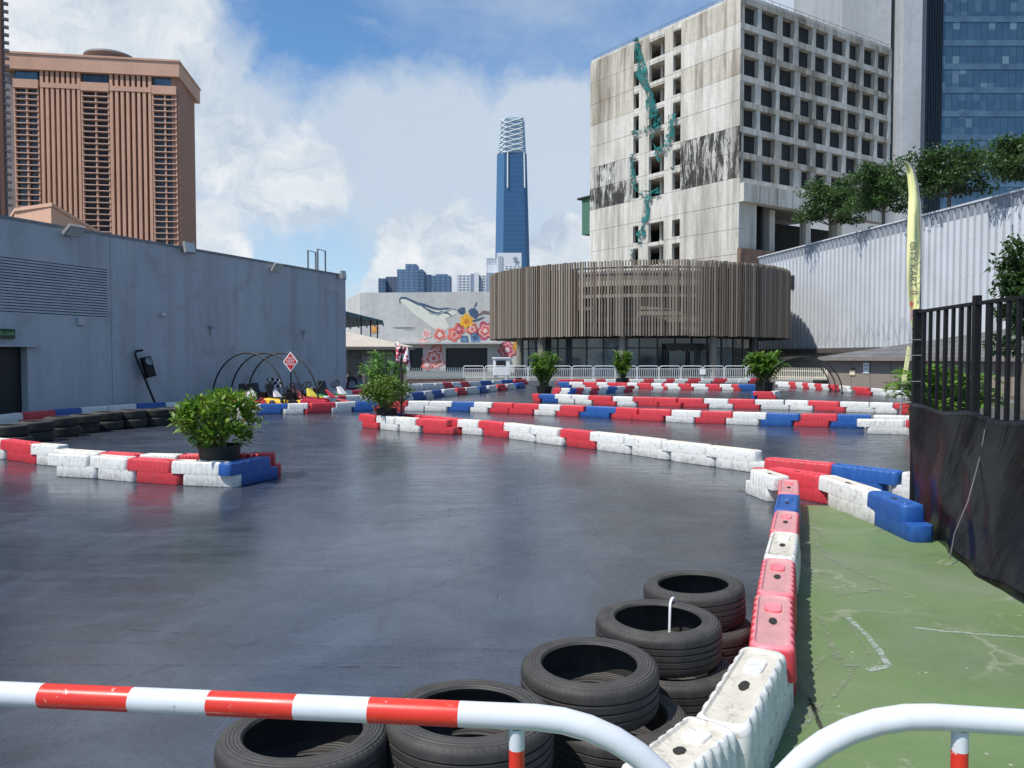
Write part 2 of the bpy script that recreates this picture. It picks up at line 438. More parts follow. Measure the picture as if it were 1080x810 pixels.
M_SCRL = worn('pale_track_scratch', (.105, .12, .145), .47, .72, 9)
M_SCRD = worn('dark_track_scratch', (.017, .02, .026), .46, .9, 9)
M_SCRC = worn('chalk_track_scratch', (.3, .32, .33), .5, .75, 30)
for ln in ([(0, 613), (240, 606), (540, 593), (700, 588)], [(60, 735), (330, 660), (560, 585), (700, 540)], [(0, 545), (200, 541), (430, 536)]):
    strip('floor_joint', ln, .014, M_SCRD, .0008, seed=30, jit=.15)
rg = random.Random(77)
for i in range(30):
    kind = rg.random(); x0 = rg.uniform(-60, 760); y0 = rg.uniform(500, 720)
    p0 = G(x0, y0); a = (rg.gauss(.75, .16) if kind < .45 else rg.gauss(-.1, .1) if kind < .8 else rg.uniform(0, 3.1)); Ls = rg.uniform(.5, 2.6) * (1.6 if kind < .8 else .5)
    bend = rg.uniform(-.12, .12); pts = []
    for k in range(6):
        u = k / 5 - .5; q = p0 + Vector((math.cos(a + bend * u), math.sin(a + bend * u), 0)) * Ls * u
        pts.append(q)
    ok = all(q.y > 2.3 and q.x < .25 * q.y - .1 + .05 * q.y for q in pts) and not any(abs(q.x + .1) < 1.2 and q.y < 3.6 for q in pts)
    if not ok: continue
    wd = rg.uniform(.004, .013); V = []; F = []
    n = 40
    for k in range(n + 1):
        u = k / n * 5; j = min(4, int(u)); q = pts[j].lerp(pts[j+1], u - j); w_ = wd * (.35 + .65 * math.sin(PI * k / n)) * rg.uniform(.6, 1.3)
        nn_ = Vector((-math.sin(a), math.cos(a), 0))
        for sg in (1, -1): V.append(tuple(q + nn_ * w_ * sg + Vector((0, 0, .0012 + .0004 * (i % 5)))))
        if k: F.append((2*k-2, 2*k-1, 2*k+1, 2*k))
    o = raw_mesh('surface_scratch', V, F, M_SCRC if rg.random() < .12 else (M_SCRL if rg.random() < .55 else M_SCRD))
    if o.data.polygons[0].normal.z < 0: o.data.flip_normals()
    tag(o, kind='structure')

# ================================================================ barriers
BL, BW = .84, .215
SH = .085
def outline(hl, hw, r, fl=0.0, nper=9):
    """closed outline, same point count for every size: a straight fluted side, a rounded end, and so on"""
    pts = []; ns = nper * 6
    def side(sgn):
        for i in range(ns + 1):
            t = i / ns; x = -(hl - r) + 2 * (hl - r) * t
            y = hw - fl * max(0.0, (math.cos(2 * PI * (nper * t + .5)) - .15) / .85) ** .7 if fl else hw
            pts.append((x * sgn, -y * sgn))
    def cap(sgn):
        for k in range(1, 6):
            a = -PI/2 + PI * k / 6 if False else None
        for k in range(1, 4):
            a = -PI/2 + (PI/2) * k / 4
            pts.append((sgn * (hl - r + r * math.cos(a)), sgn * (-(hw - r) + r * math.sin(a))))
        pts.append((sgn * hl, 0.0))
        for k in range(1, 4):
            a = (PI/2) * k / 4
            pts.append((sgn * (hl - r + r * math.cos(a)), sgn * ((hw - r) + r * math.sin(a))))
    side(1); cap(1); side(-1); cap(-1)
    return pts
def loops(mb, rings, cap_bottom=True, cap_top=True, mi=0):
    b = len(mb.v); n = len(rings[0][0])
    for o, z, dx in rings:
        for x, y in o: mb.v.append((x + dx, y, z))
    for i in range(len(rings) - 1):
        for k in range(n):
            mb.f.append((b+i*n+k, b+i*n+(k+1)%n, b+(i+1)*n+(k+1)%n, b+(i+1)*n+k)); mb.m.append(mi)
    if cap_bottom: mb.f.append(tuple(b + k for k in range(n))[::-1]); mb.m.append(mi)
    if cap_top:
        e = b + (len(rings)-1)*n; mb.f.append(tuple(e + k for k in range(n))); mb.m.append(mi)
def barrier_mesh(name, mat, dot, rec, k=.45):
    mb = MB(); hl = BL/2 - .003; hw = BW/2; sh = SH
    O = lambda dl, dw, r, fl: outline(hl - dl, hw - dw, r, fl * k, 7 if k > 1 else 9)
    loops(mb, [(O(.004,.0,.075,.003), .0, sh), (O(0,-.004,.075,.005), .012, sh), (O(0,0,.075,.006), .138, sh), (O(.004,.0015,.072,.006), .1475, sh), (O(.05,.05,.045,0), .1478, sh)])
    loops(mb, [(O(.004,-.001,.055,.006), .1455, -sh), (O(0,-.0015,.055,.0065), .156, -sh), (O(0.002,.006,.055,.009), .272, -sh), (O(.006,.012,.055,.009), .291, -sh), (O(.016,.022,.05,.004), .299, -sh),
               (O(.036,.03,.045,0), .3, -sh)], cap_top=False)
    loops(mb, [(O(.036,.03,.045,0), .3, -sh), (O(.046,.038,.04,0), .29, -sh), (O(.06,.05,.03,0), .288, -sh)], cap_bottom=False, mi=2)
    # raised pad on the far end of the recess
    loops(mb, [(outline(.085, .042, .035), .2875, .2 - sh), (outline(.08, .038, .032), .297, .2 - sh)], cap_bottom=False)
    for sy in (-1, 1):
        for i in range(6):
            x = -.3 + .12 * i
            mb.tube([(x + sh, sy * (hw - .02), .075), (x + sh, sy * (hw + .0012), .075)], .0065, 8, 1)
    return mb.mesh(name, [mat, dot, rec], 40)
DOT = lambda n, c: flat('drain_slot_' + n, c, .9)
BMESH = {k: barrier_mesh('barrier_' + k, m, d, r) for k, m, d, r in (('W', M_W, DOT('white', (.3, .29, .27)), M_WREC), ('R', M_R, DOT('red', (.22, .01, .02)), M_RREC), ('B', M_B, DOT('blue', (.006, .03, .1)), M_B), ('P', M_P, DOT('faded', (.25, .012, .02)), M_PREC))}
hole = MB()
hole.add([(.05 * math.cos(2*PI*i/14) * (1 + .06 * math.sin(i * 2.7)), .02 * math.sin(2*PI*i/14) * (1 + .08 * math.cos(i * 3.1)), 0) for i in range(14)], [tuple(range(14))])
HOLE = hole.mesh('filler_hole', M_DARK)
AMESH = {k: barrier_mesh('fluted_barrier_' + k, m, m, r, 1.35) for k, m, r in (('W', M_W, M_WREC), ('B', M_B, M_B), ('P', M_P, M_PREC))}
CN = {'W': 'white', 'R': 'red', 'B': 'blue', 'P': 'faded red'}
ORD = ['first', 'second', 'third', 'fourth', 'fifth', 'sixth', 'seventh', 'eighth', 'ninth', 'tenth', 'eleventh', 'twelfth', 'thirteenth', 'fourteenth', 'fifteenth', 'sixteenth', 'seventeenth',
       'eighteenth', 'nineteenth', 'twentieth', 'twenty-first', 'twenty-second', 'twenty-third', 'twenty-fourth', 'twenty-fifth', 'twenty-sixth', 'twenty-seventh', 'twenty-eighth']
def row(pix, cols, where, group, shift=1, top=False, holes=False, rev=False, off=0.0, low=None, flut=False):
    if low is None: low = -1 if top else 0
    P = []
    for p in pix: P.append(G(p[0], p[1], .3 if top else 0.0))
    if not top:
        Q = []
        for i, p in enumerate(P):
            t = (P[min(i+1, len(P)-1)] - P[max(i-1, 0)]).normalized(); n = Vector((-t.y, t.x, 0))
            if n.dot(p) < 0: n = -n
            Q.append(p + n * BW / 2)
        P = Q
    n = len(cols)
    for i, c in enumerate(cols):
        a, b = P[i], P[i+1]; d = b - a; d.z = 0; L = d.length
        if low: a, b = a - d.normalized() * SH * L / BL * shift * low, b - d.normalized() * SH * L / BL * shift * low
        ang = math.atan2(d.y, d.x); mid = (a + b) / 2
        if shift < 0: ang += PI
        k = n - 1 - i if rev else i
        lab = where % (CN[c], ORD[k])
        rg = random.Random(int(mid.x * 1000) + int(mid.y * 777))
        ang += rg.uniform(-.045, .045)
        o = bpy.data.objects.new('track_barrier', (AMESH if flut else BMESH)[c]); COL.objects.link(o)
        o.location = (mid.x + rg.uniform(-.012, .012), mid.y + rg.uniform(-.012, .012), off); o.rotation_euler = (rg.uniform(-.012, .012), rg.uniform(-.006, .006), ang)
        o.scale = (min(1.3, max(.42, L / BL)), 1, 1)
        tag(o, lab, 'barrier', group)
        if holes:
            h = bpy.data.objects.new('filler_hole', HOLE); COL.objects.link(h); h.parent = o; h.location = (-.1, 0, .2915)

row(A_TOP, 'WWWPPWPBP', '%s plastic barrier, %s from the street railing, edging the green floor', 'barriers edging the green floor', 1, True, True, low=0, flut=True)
row([(823, 501.5), (796.7, 493.4)], 'W', '%s plastic barrier turned sideways, %s piece beyond the row edging the green floor', 'barriers edging the green floor', 1, True, True, low=0, flut=True)
row([(814, 492.0), (870, 500.7), (926, 517.3), (963, 533)], 'RWB', '%s plastic barrier, %s of three running from the corner to the black tarpaulin', 'barriers by the black tarpaulin', 1, True, True)
row([(808, 482.2), (880, 489.0), (953, 497.0), (1010, 504)], 'RBW', '%s plastic barrier, %s in the straight run just behind the tarpaulin corner run', 'barriers continuing the long diagonal row', -1, True, True)
row([(410, 449), (428, 450.7), (446, 452.8), (465, 455), (486, 457.6), (509, 459.4), (536.3, 462.4), (563.9, 466.5), (595.6, 470.4), (628, 474.2), (664.6, 479.2), (704.7, 485.5), (752, 492.6), (809, 500.3)],
    'BRRRWRWWRWWWW', '%s plastic barrier, %s from the sign pole in the long diagonal row across the track', 'barriers of the long diagonal row', 1, low=1)
row([(379, 450.5), (397, 452.6), (418, 454.4), (441, 456.3), (474, 458.6)], 'RWWR', '%s plastic barrier, %s from the blunt tip of the leafy shrub wedge', 'barriers in front of the leafy shrub', 1)
row([(262, 437.6), (271, 437.4), (301, 437), (324, 436.5), (352, 435.3), (374, 434.3), (396, 433.8), (412, 433.6), (428, 433.6), (450, 433.7), (474, 434.2), (497.8, 434.7), (517, 435.4), (538, 436.2), (564.4, 437.8), (588, 438.8), (613.3, 440), (646, 441.6),
     (669.4, 443.2), (704, 445), (735.6, 446.4), (768.6, 447.6), (804.8, 448.9), (840.4, 450.2), (879.5, 451), (916, 452), (968, 453.2)],
    'WBWRWBRRWWBWRRWRBRRWRWBRBW', '%s plastic barrier, %s from the go-kart pit in the row crossing mid track', 'barriers of the row crossing mid track', -1)
row([(909, 457.2), (960, 458.7), (1005, 460.2)], 'WR', '%s plastic barrier, %s in the short run in front of the mid track row', 'barriers overlapping the mid track row', 1)
row([(-26, 456.5), (0, 452), (24, 449), (56, 445.5), (84, 442.5), (112, 440), (142, 437.5), (172, 435.5), (204, 434.5), (235, 435.5), (262, 437)], 'WWRBWWBWWW', '%s plastic barrier, %s from the dark doorway in the row behind the tyre stacks', 'barriers along the grey wall', -1)
row([(-24, 481), (3, 484), (33, 489.3), (62, 492)], 'WRW', '%s plastic barrier, %s from the frame edge at the narrow planter island tip', 'barriers round the planter island', 1)
row([(58, 502), (102, 505), (142, 508.7), (191, 512), (250.4, 514.2)], 'WWRW', '%s plastic barrier, %s along the track-side edge of the planter island', 'barriers round the planter island', 1, low=1)
row([(251.5, 513.2), (296, 503.4)], 'B', '%s plastic barrier closing the end of the planter island beside the black pot, %s piece', 'barriers round the planter island', 1, low=1)
row([(62, 473.2), (109, 476.6), (150, 478.5), (191, 479.2), (232, 478.6), (262, 478), (291, 477.3)], 'WRWRRR', '%s plastic barrier, %s along the far edge of the planter island', 'barriers round the planter island', 1, True)
row([(561.5, 423.9), (569, 424.4), (586.7, 424.7), (604, 425.5), (622, 426.5), (647.4, 427.7), (669.6, 428.3), (691.5, 428.8), (716.7, 429.8), (744.4, 430.4), (770.8, 431), (799, 431.7), (830, 432.4), (854.6, 433.2), (888, 434.5), (919.8, 435.4), (945, 436.3), (972, 437)],
    'RBWWRWRRRWRWWRWWR', '%s plastic barrier, %s from the blunt end of the row one lane beyond mid track', 'barriers one lane beyond mid track', 1)
row([(582, 416.3), (590, 416.8), (601, 417), (607, 416.8), (615, 416.2), (623, 415.9), (632, 415.5), (640.4, 415), (651, 414.6), (659, 414.1), (669, 413.5)], 'RWBRWRWBWR', '%s plastic barrier, %s in the slanting row between the two potted palms', 'barriers between the two palms', -1)
row([(589, 408.5), (601, 408.7), (616, 408.9), (630, 409.2), (642, 409.4), (651, 409.6), (662, 409.9), (673, 410.1), (687.5, 410.4), (699, 410.6), (702, 410.7), (717, 411), (730, 411.2), (746, 411.4), (760, 411.6), (773, 411.8), (780, 411.9), (800, 412.1)],
    'BWRWRRWRWRWRWRWRBW'[:17], '%s plastic barrier, %s from the palms in the front row before the pavilion railings', 'front row before the pavilion railings', 1)
row([(588, 405.8), (601, 405.7), (615, 405.6), (628, 405.5), (638, 405.4), (651, 405.3), (663, 405.2), (678, 405.1), (689, 405), (702, 404.9), (711, 404.8), (725, 404.7), (738, 404.6), (752, 404.5), (766, 404.4), (779, 404.3), (791, 404.2), (800, 404.1)],
    'RRWRWRWRWRWRWRWWR', '%s plastic barrier, %s from the palms in the rear row before the pavilion railings', 'rear row before the pavilion railings', -1)
row([(792, 420.3), (794.5, 421.2), (817.4, 421.5)], 'BR', '%s plastic barrier, %s in the corner in front of the widest potted palm', 'barriers round the widest palm', 1)
row([(817.8, 421.3), (824.5, 419.6)], 'W', '%s plastic barrier closing the corner beside the widest potted palm, %s piece', 'barriers round the widest palm', 1)
row([(818, 408.2), (832, 408.8), (839, 409.3), (846, 409.9), (852, 410.4), (859, 410.9), (866.5, 411.4), (873, 412), (881, 412.7), (898, 415), (916, 416.6), (934, 418.6), (950, 420.5), (968, 422.6)], 'WRWRWRWRWRWWW', '%s plastic barrier, %s from the widest palm in the row curving past the brown kiosk', 'barriers past the brown kiosk', 1)
row([(428, 411.5), (446, 410.9), (460, 410.2), (468, 409.8), (478, 409.3), (487, 408.8), (496, 408.3), (508, 407.6), (521, 406.9), (530, 406.3), (544, 405.7), (557, 405.2)], 'WWWRWRWBWBR', '%s plastic barrier, %s from the flag in the rear row before the mural', 'rear row before the mural', 1)
row([(428, 423.5), (436, 422.6), (449, 421), (457, 420), (468, 418.6), (484, 416.8), (492, 416), (507, 414.7), (515, 413.8), (527, 412.4), (535, 411.6), (545, 410.4), (556, 409.2)], 'WBWBWRWBWRWB', '%s plastic barrier, %s from the flag in the front row before the mural', 'front row before the mural', 1)
row([(345, 427.5), (358, 426.8), (366, 426.3), (380, 425.7), (396, 425.2)], 'WRWW', '%s plastic barrier, %s from the go-karts in the pit lane row', 'barriers of the pit lane', 1)
row([(352, 421), (359, 420.6), (374, 419.8), (386, 419.2)], 'WWR', '%s plastic barrier, %s from the wall in the farther pit lane row', 'barriers of the pit lane', 1)

# ================================================================ tyres
def tyre_mesh(R=.29, Wd=.195, gz=(.052, .083, .112, .143), gw=.0042, gd=.008):
    h = Wd; p = [(R-.018, h*.5), (R-.022, .03), (.232, .018), (.206, .022), (.199, .012), (.203, .003), (.214, -.001), (.222, .002), (.245, -.003), (.262, .001), (.276, .008), (.286, .02), (R-.001, .035)]
    for z in gz: p += [(R, z - gw), (R - gd, z - gw * .75), (R - gd, z + gw * .75), (R, z + gw)]
    p += [(R-.001, h-.035), (.286, h-.02), (.276, h-.008), (.262, h-.001), (.245, h+.003), (.222, h-.002), (.214, h+.001), (.203, h-.003), (.199, h-.012), (.206, h-.022), (.232, h-.018), (R-.022, h-.03)]
    mb = MB(); mb.lathe(p, 72, closed=True)
    return mb.mesh('tyre', M_TYRE, 38)
TY = tyre_mesh()
TY2 = tyre_mesh(gz=(.06, .0975, .135), gw=.006, gd=.007)
TYN = [0]
def tyre(x, y, z, label, group, s=1.0, tilt=(0, 0), name='car_tyre'):
    TYN[0] += 1; o = bpy.data.objects.new(name, TY2 if TYN[0] in (2, 3, 6, 9) or TYN[0] % 3 == 1 and TYN[0] > 10 else TY); COL.objects.link(o)
    o.location = (x, y, z); o.rotation_euler = (tilt[0], tilt[1], random.uniform(0, 6)); o.scale = (s, s, random.uniform(.93, 1.03))
    return tag(o, label, 'tyre', group)
GT = 'loose tyres stacked by the railing'
TZ = {}
def pair(px, py, z, sU, sL, dx, dy, lu, ll, tu=(0, 0), tl=(0, 0)):
    p = G(px, py, z)
    tyre(p.x + dx, p.y + dy, .003, ll, GT, sL, tl); tyre(p.x, p.y, .205, lu, GT, sU, tu)
pair(320, 766, .4, .95, .96, .05, .03, 'worn black tyre on the stack farthest from the white barriers', 'lower tyre under the stack farthest from the white barriers', (.03, -.03))
pair(494, 747, .4, 1.0, .98, -.02, -.02, 'black tyre partly hidden under the red and white rail, topmost of its stack', 'lower tyre of the stack crossed by the rail post', (-.02, .02))
pair(622, 693, .4, .95, 1.0, .1, -.02, 'upper black tyre sitting crooked on a wider one beside the white barriers', 'lower tyre jutting out from under the crooked upper one', (.02, -.02))
pair(694, 648, .4, 1.0, .99, .05, -.05, 'black tyre with a white cable tie looped through its rim', 'lower tyre below the one with the white cable tie')
pair(733, 613, .4, .92, .95, .02, -.02, 'uppermost tyre of the stack nearest the faded red barriers', 'bottom tyre of the stack nearest the faded red barriers', (.02, .05))
t4 = G(694, 648, .4)
tie = MB(); pts = []
a = math.radians(62)
for k in range(13):
    u = k / 12; ang = PI * (1.28 * u - .14)
    rr = .245 - .043 * math.cos(ang) * 1.0
    r_ = .245 + .058 * -math.cos(ang) ; zz = .405 + .02 * math.sin(ang) - (.05 * max(0, -math.sin(ang)))
    pts.append((r_ , zz))
d = Vector((math.cos(a), math.sin(a), 0))
pts = [(.262, .392), (.256, .407), (.236, .411), (.212, .408), (.199, .397), (.194, .37), (.19, .31), (.187, .25), (.186, .20)]
tie.tube([Vector((t4.x, t4.y, 0)) + d * r + Vector((.0, 0, z)) for r, z in pts], .0065, 6)
tag(tie.build('cable_tie', flat('white_nylon', (.75, .76, .78), .4), None, 60), 'white cable tie looped over the rim of a black tyre', 'cable tie')
# row of two-high stacks before the grey wall
for i, (px, py) in enumerate([(2, 473), (30, 466.5), (57, 461.3), (82, 457.2), (108, 454), (133, 451.6), (158, 449.6), (178, 448.3)]):
    p = G(px, py) + Vector((0, .27, 0))
    for k in range(2):
        tyre(p.x + random.uniform(-.04, .04), p.y + random.uniform(-.03, .03), .003 + .198 * k, '%s tyre of the %s stack from the planter tip before the grey wall' % (('lower', 'upper')[k], ORD[i]), 'tyre stacks before the grey wall', 1.06)
for i, (px, py, w) in enumerate([(622, 403.2, 1), (636, 403.1, 1), (669, 402.9, 1), (688, 402.8, 1), (697, 402.8, 1), (747, 402.5, 1), (865.5, 408, 1.4), (914, 411.2, 1.5), (953, 414.5, 1.5)]):
    p = G(px, py)
    if i > 5:
        for k in range(2): tyre(p.x, p.y, .003 + .198 * k, ('%s black tyre behind the barriers %s' % (('lower', 'upper')[k], ['beside the arched hoops', 'under the notice on the brown kiosk', 'near the leaning yellow banner'][i - 6])), 'tyres by the kiosk', w)
    else: tyre(p.x, p.y, .003, 'black tyre lying before the pavilion railings, %s from the palms' % ORD[i], 'tyres before the pavilion', 1.0); 

# ================================================================ street railing in front of the camera
def rail(name, path, stripes, label, posts, feet):
    root = empty(name, (path[0][0], path[0][1], 0), 0, label, 'crowd barrier', 'striped railings at the street edge')
    o = Vector((path[0][0], path[0][1], 0))
    pts = [Vector(p) - o for p in path]
    out = []; mats = []; dist = 0
    for a, b in zip(pts, pts[1:]):
        n = max(1, int((b - a).length / .012)); L = (b - a).length
        for i in range(n):
            out.append(a.lerp(b, i / n)); x = dist + L * (i + .5) / n
            mats.append(1 if any(s0 <= x < s1 for s0, s1 in stripes) else 0)
        dist += L
    out.append(pts[-1])
    mb = MB(); mb.tube(out, .0197, 20, mats=mats); mb.build('frame_tube', [M_RAILW, M_RAILR], root, 60)
    for (x, y, z0, z1, r) in posts:
        q = MB(); c = Vector((x, y, 0)) - o
        zs = [z0, z0 + .12, z0 + .3, z0 + .42, z1 - .14 if z1 > 1 else z1 - .1, z1 - .036, z1]
        zs = [z0, z1 - .60, z1 - .48, z1 - .32, z1 - .2, z1 - .033, z1]
        q.tube([c + Vector((0, 0, z)) for z in zs], r, 14, mats=[0, 1, 0, 1, 1, 0]); q.build('upright_bar', [M_RAILW, M_RAILR], root, 60)
    for (x0, y0, x1, y1, z) in feet:
        q = MB(); q.tube([Vector((x0, y0, z)) - o, Vector((x1, y1, z)) - o], .0155, 12); q.build('lower_rail', M_RAILW, root, 60)
    return root
ZR = 1.035
L0 = PD(0, 733, 1.275); L1 = PD(565, 755, 1.19)
dirL = (L1 - L0); dirL.z = 0; dirL.normalize()
def arc_down(p, d, R, n=10, a1=PI/2):
    return [p + d * R * math.sin(a1 * i / n) + Vector((0, 0, -R * (1 - math.cos(a1 * i / n)))) for i in range(1, n + 1)]
zc = (L0.z + L1.z) / 2
st = Vector((L0.x, L0.y, zc)) - dirL * .9
end = Vector((L1.x, L1.y, zc))
R1 = .27
pathL = [st + Vector((0, 0, -zc + .03)) - dirL * .2, st + Vector((0, 0, -.2)) - dirL * .2, st, end] + arc_down(end, dirL, R1)
pathL.append(pathL[-1] + Vector((0, 0, -(pathL[-1].z - .03))))
base = (pathL[1] - pathL[0]).length + (pathL[2] - pathL[1]).length
def sx(px):   # arclength of a pixel column on the top rail
    u = (px - CX) / FOC * math.sqrt(1)  # ray slope
    # st + t*dirL with x = u*y (the pitch is small)
    f = 1.0 / (math.cos(TH))
    r = ray(px, 745); k = r.x / r.y
    t = (k * st.y - st.x) / (dirL.x - k * dirL.y); return base + t
S = [(sx(48), sx(140)), (sx(222), sx(313)), (sx(393), sx(488))]
p_ = sx(222) - sx(48); S += [(S[0][0] - p_ * k, S[0][1] - p_ * k) for k in range(1, 5)]
pc = PD(545, 800, 1.193)
rail('crowd_barrier', pathL, S, 'red and white striped steel railing crossing in front of the tyres', [(pc.x, pc.y, .2, zc - .018, .0125), (pc.x - .95, pc.y + .075, .2, zc - .018, .0125)],
     [(st.x, st.y, end.x + R1, end.y - .01, .2)])
r0 = PD(1062, 761, 1.17); zc2 = r0.z
a0 = PD(988, 762, 1.185)
dR = Vector((r0.x - a0.x, r0.y - a0.y, 0)).normalized()
s2 = Vector((a0.x, a0.y, zc2)); 
arc = arc_down(s2, -dR, .28)[::-1]
pathR = [arc[0] + Vector((0, 0, -(arc[0].z - .03)))] + arc + [s2, s2 + dR * 1.6] + arc_down(s2 + dR * 1.6, dR, .25)
bl = sum((b - a).length for a, b in zip(pathR[:len(arc)+2], pathR[1:len(arc)+2]))
pr = PD(1012, 795, 1.182)
rail('crowd_barrier', pathR, [(bl + .142, bl + .28), (bl + .43, bl + .57), (bl + .70, bl + .84)], 'white railing with a rounded corner standing on the green floor',
     [(pr.x, pr.y, .2, zc2 - .018, .0125), (pr.x + .9, pr.y - .02, .2, zc2 - .018, .0125)], [(s2.x - .28, s2.y, s2.x + 1.8, s2.y - .03, .2)])
# ================================================================ black fence with tarpaulin
FP = [Vector((4.2, 8.05, 0)), Vector((4.05, 6.75, 0)), Vector((3.97, 5.9, 0)), Vector((3.82, 4.3, 0))]
fence = empty('metal_fence', FP[0], 0, 'tall black steel bar fence skirted with a black tarpaulin on the green floor', 'fence')
fo = FP[0].copy()
ZT = 2.09
def fpoint(t):
    """t = metres along the fence polyline"""
    for a, b in zip(FP, FP[1:]):
        L = (b - a).length
        if t <= L or b is FP[-1]: return a + (b - a) * (t / L), (b - a).normalized()
        t -= L
flen = sum((b - a).length for a, b in zip(FP, FP[1:]))
def fbar(name, t, w, z0, z1, dpt=None):
    p, d = fpoint(t); mb = MB(); mb.box(p - fo + Vector((0, 0, (z0 + z1) / 2)), (w, dpt or w, z1 - z0), math.atan2(d.y, d.x))
    return bevel(mb.build(name, M_BLACK, fence), .004, 1)
fbar('post', .03, .07, 0, ZT + .01); fbar('post', 1.31, .058, 0, ZT + .05); fbar('post', 2.95, .075, 0, ZT + .05)
for t, w in [(.20, .055), (.36, .03), (.53, .03), (.70, .05), (.86, .03), (1.02, .042), (1.17, .03), (1.52, .078), (1.68, .038), (1.82, .04), (1.97, .04), (2.12, .04), (2.27, .06), (2.43, .04), (2.6, .04), (2.77, .04)]:
    fbar('bar', t, w, 1.02, ZT - .035, .03)
for z in (ZT - .02, 1.06):
    for a, b in zip(FP, FP[1:]):
        mb = MB(); m_ = (a + b) / 2 - fo; d = b - a
        mb.box(m_ + Vector((0, 0, z)), (d.length, .04, .03), math.atan2(d.y, d.x)); mb.build('rail', M_BLACK, fence)
def tarp_mat():
    m = N('black_tarpaulin', .3, .13)
    w = m.world(); f = m.noise(m.world((2.2, 2.2, .6)), 1.3, 3, .5, .6)
    c = m.ramp(m.noise(w, 6, 7, .7), [(.35, (.003, .003, .0032)), (.75, (.007, .0068, .007))])
    ws = m.world((5, 5, .7), (0, .35, 0))
    c = m.mix(m.ramp(m.noise(ws, 2.1, 7, .75, .9), [(.62, 0.0), (.78, .3)]), c, (.08, .07, .066))
    c = m.mix(m.ramp(m.noise(m.world((4, 4, .9), (0, -.5, 0)), 1.3, 5, .7, .8), [(.63, 0.0), (.75, .3)]), c, (.09, .03, .027))
    m.set('Base Color', c); m.set('Roughness', m.ramp(m.noise(w, 5), [(.3, .18), (.7, .32)]))
    m.bump(m.math('ADD', f, m.math('MULTIPLY', m.noise(w, 14, 6, .7), .06)), .28, .05)
    return m.mat
top = [(0, .0), (.9, .0), (1.31, .0), (1.75, .0), (2.2, .0), (2.95, 0), (3.75, 0)]
botp = [G(967, 548), G(981, 565.6), G(1000, 582), G(1020, 599), G(1045, 618), G(1080, 636), G(1150, 680), G(1290, 760)]
def along(P, u):
    L = [(b - a).length for a, b in zip(P, P[1:])]; s = u * sum(L)
    for (a, b), l in zip(zip(P, P[1:]), L):
        if s <= l or b is P[-1]: return a.lerp(b, min(1, s / l))
        s -= l
tV = []; tF = []; NU, NZ = 90, 26
rg = random.Random(4)
ph = [rg.uniform(0, 6) for _ in range(8)]
for i in range(NU + 1):
    u = i / NU; tp, td = fpoint(min(flen, u * flen)); n = Vector((-abs(td.y), abs(td.x) * (1 if td.y < 0 else 1), 0))
    n = Vector((td.y, -td.x, 0)); n = n if n.x < 0 else -n
    b = along(botp, u)
    for k in range(NZ + 1):
        v = k / NZ
        q = (tp + n * .045).lerp(b, v ** 1.35)
        sag = .02 * math.sin(u * 26 + ph[0]) * math.sin(PI * min(1, v * 1.3))
        w = .014 * math.sin(u * 44 + 5 * v + ph[1]) * v * (1 - .3 * v) + .016 * math.sin(u * 23 - 9 * v + ph[2]) * v 
        w += .035 * max(0, 1 - abs((u - .38) * 6 - (v - .5) * 1.2) * 3) * v
        z = 1.115 + .018 * math.sin(u * 22 + ph[4]) - (1.115 - .008) * v
        q = q + n * (w + sag); tV.append((q.x - fo.x, q.y - fo.y, z))
for i in range(NU):
    for k in range(NZ):
        a = i * (NZ + 1) + k; tF.append((a, a + 1, a + NZ + 2, a + NZ + 1))
tp_ = raw_mesh('tarpaulin', tV, tF, tarp_mat(), fence)
tp_.data.polygons.foreach_set('use_smooth', [True] * len(tF))
sm = tp_.modifiers.new('thickness', 'SOLIDIFY'); sm.thickness = .003
# cord hanging down the tarpaulin, and ties on the end post
mb = MB(); c0, _ = fpoint(1.62); cb = along(botp, .42)
mb.tube([c0 + Vector((-.075, -.01, 1.0)) - fo, c0 + Vector((-.11, -.02, .8)) - fo, c0.lerp(cb, .55) + Vector((-.09, 0, .45)) - fo, c0.lerp(cb, .8) + Vector((-.11, .05, .22)) - fo, cb + Vector((-.1, .05, .05)) - fo], .005, 6)
mb.build('cord', flat('grey_cord', (.1, .097, .095), .7), fence, 60)
for z in (1.35, 1.62, 1.78):
    mb = MB(); p, d = fpoint(.03); mb.tube([p - fo + Vector((-.12, -.05, z)), p - fo + Vector((.06, -.052, z + .004))], .004, 5); mb.build('cable_tie', M_GALV, fence)

# ================================================================ potted plants
def frame_leaf(p, d, n, L, W, V, F, fold=.25, droop=0.0):
    """one leaf: six points, folded along its midrib and bending at the tip"""
    d = d.normalized(); s = d.cross(n)
    if s.length < 1e-4: s = Vector((1, 0, 0))
    s.normalize(); n = s.cross(d).normalized(); b = len(V)
    m = p + d * L * .45 + n * W * fold; t = p + d * L - Vector((0, 0, droop * L))
    V += [tuple(p), tuple(p + d * L * .4 + s * W), tuple(t), tuple(p + d * L * .4 - s * W), tuple(p + d * L * .45 - n * W * fold * .6)]
    F += [(b, b + 4, b + 1), (b + 4, b + 2, b + 1), (b, b + 3, b + 4), (b + 4, b + 3, b + 2)]
def rdir(rg, up=0.0):
    v = Vector((rg.gauss(0, 1), rg.gauss(0, 1), rg.gauss(0, 1) + up)); return v.normalized()
L_BUSH = leafmat('bush_leaf', [(.045, .12, .016), (.1, .23, .024), (.16, .32, .03), (.27, .42, .05), (.08, .19, .025), (.2, .35, .04)], .4)
L_RED = leafmat('reddish_leaf', [(.16, .05, .02), (.22, .12, .03), (.1, .07, .02)], .3)
L_PALM = leafmat('palm_leaf', [(.07, .17, .026), (.14, .29, .04), (.22, .38, .065), (.1, .21, .028)], .35)
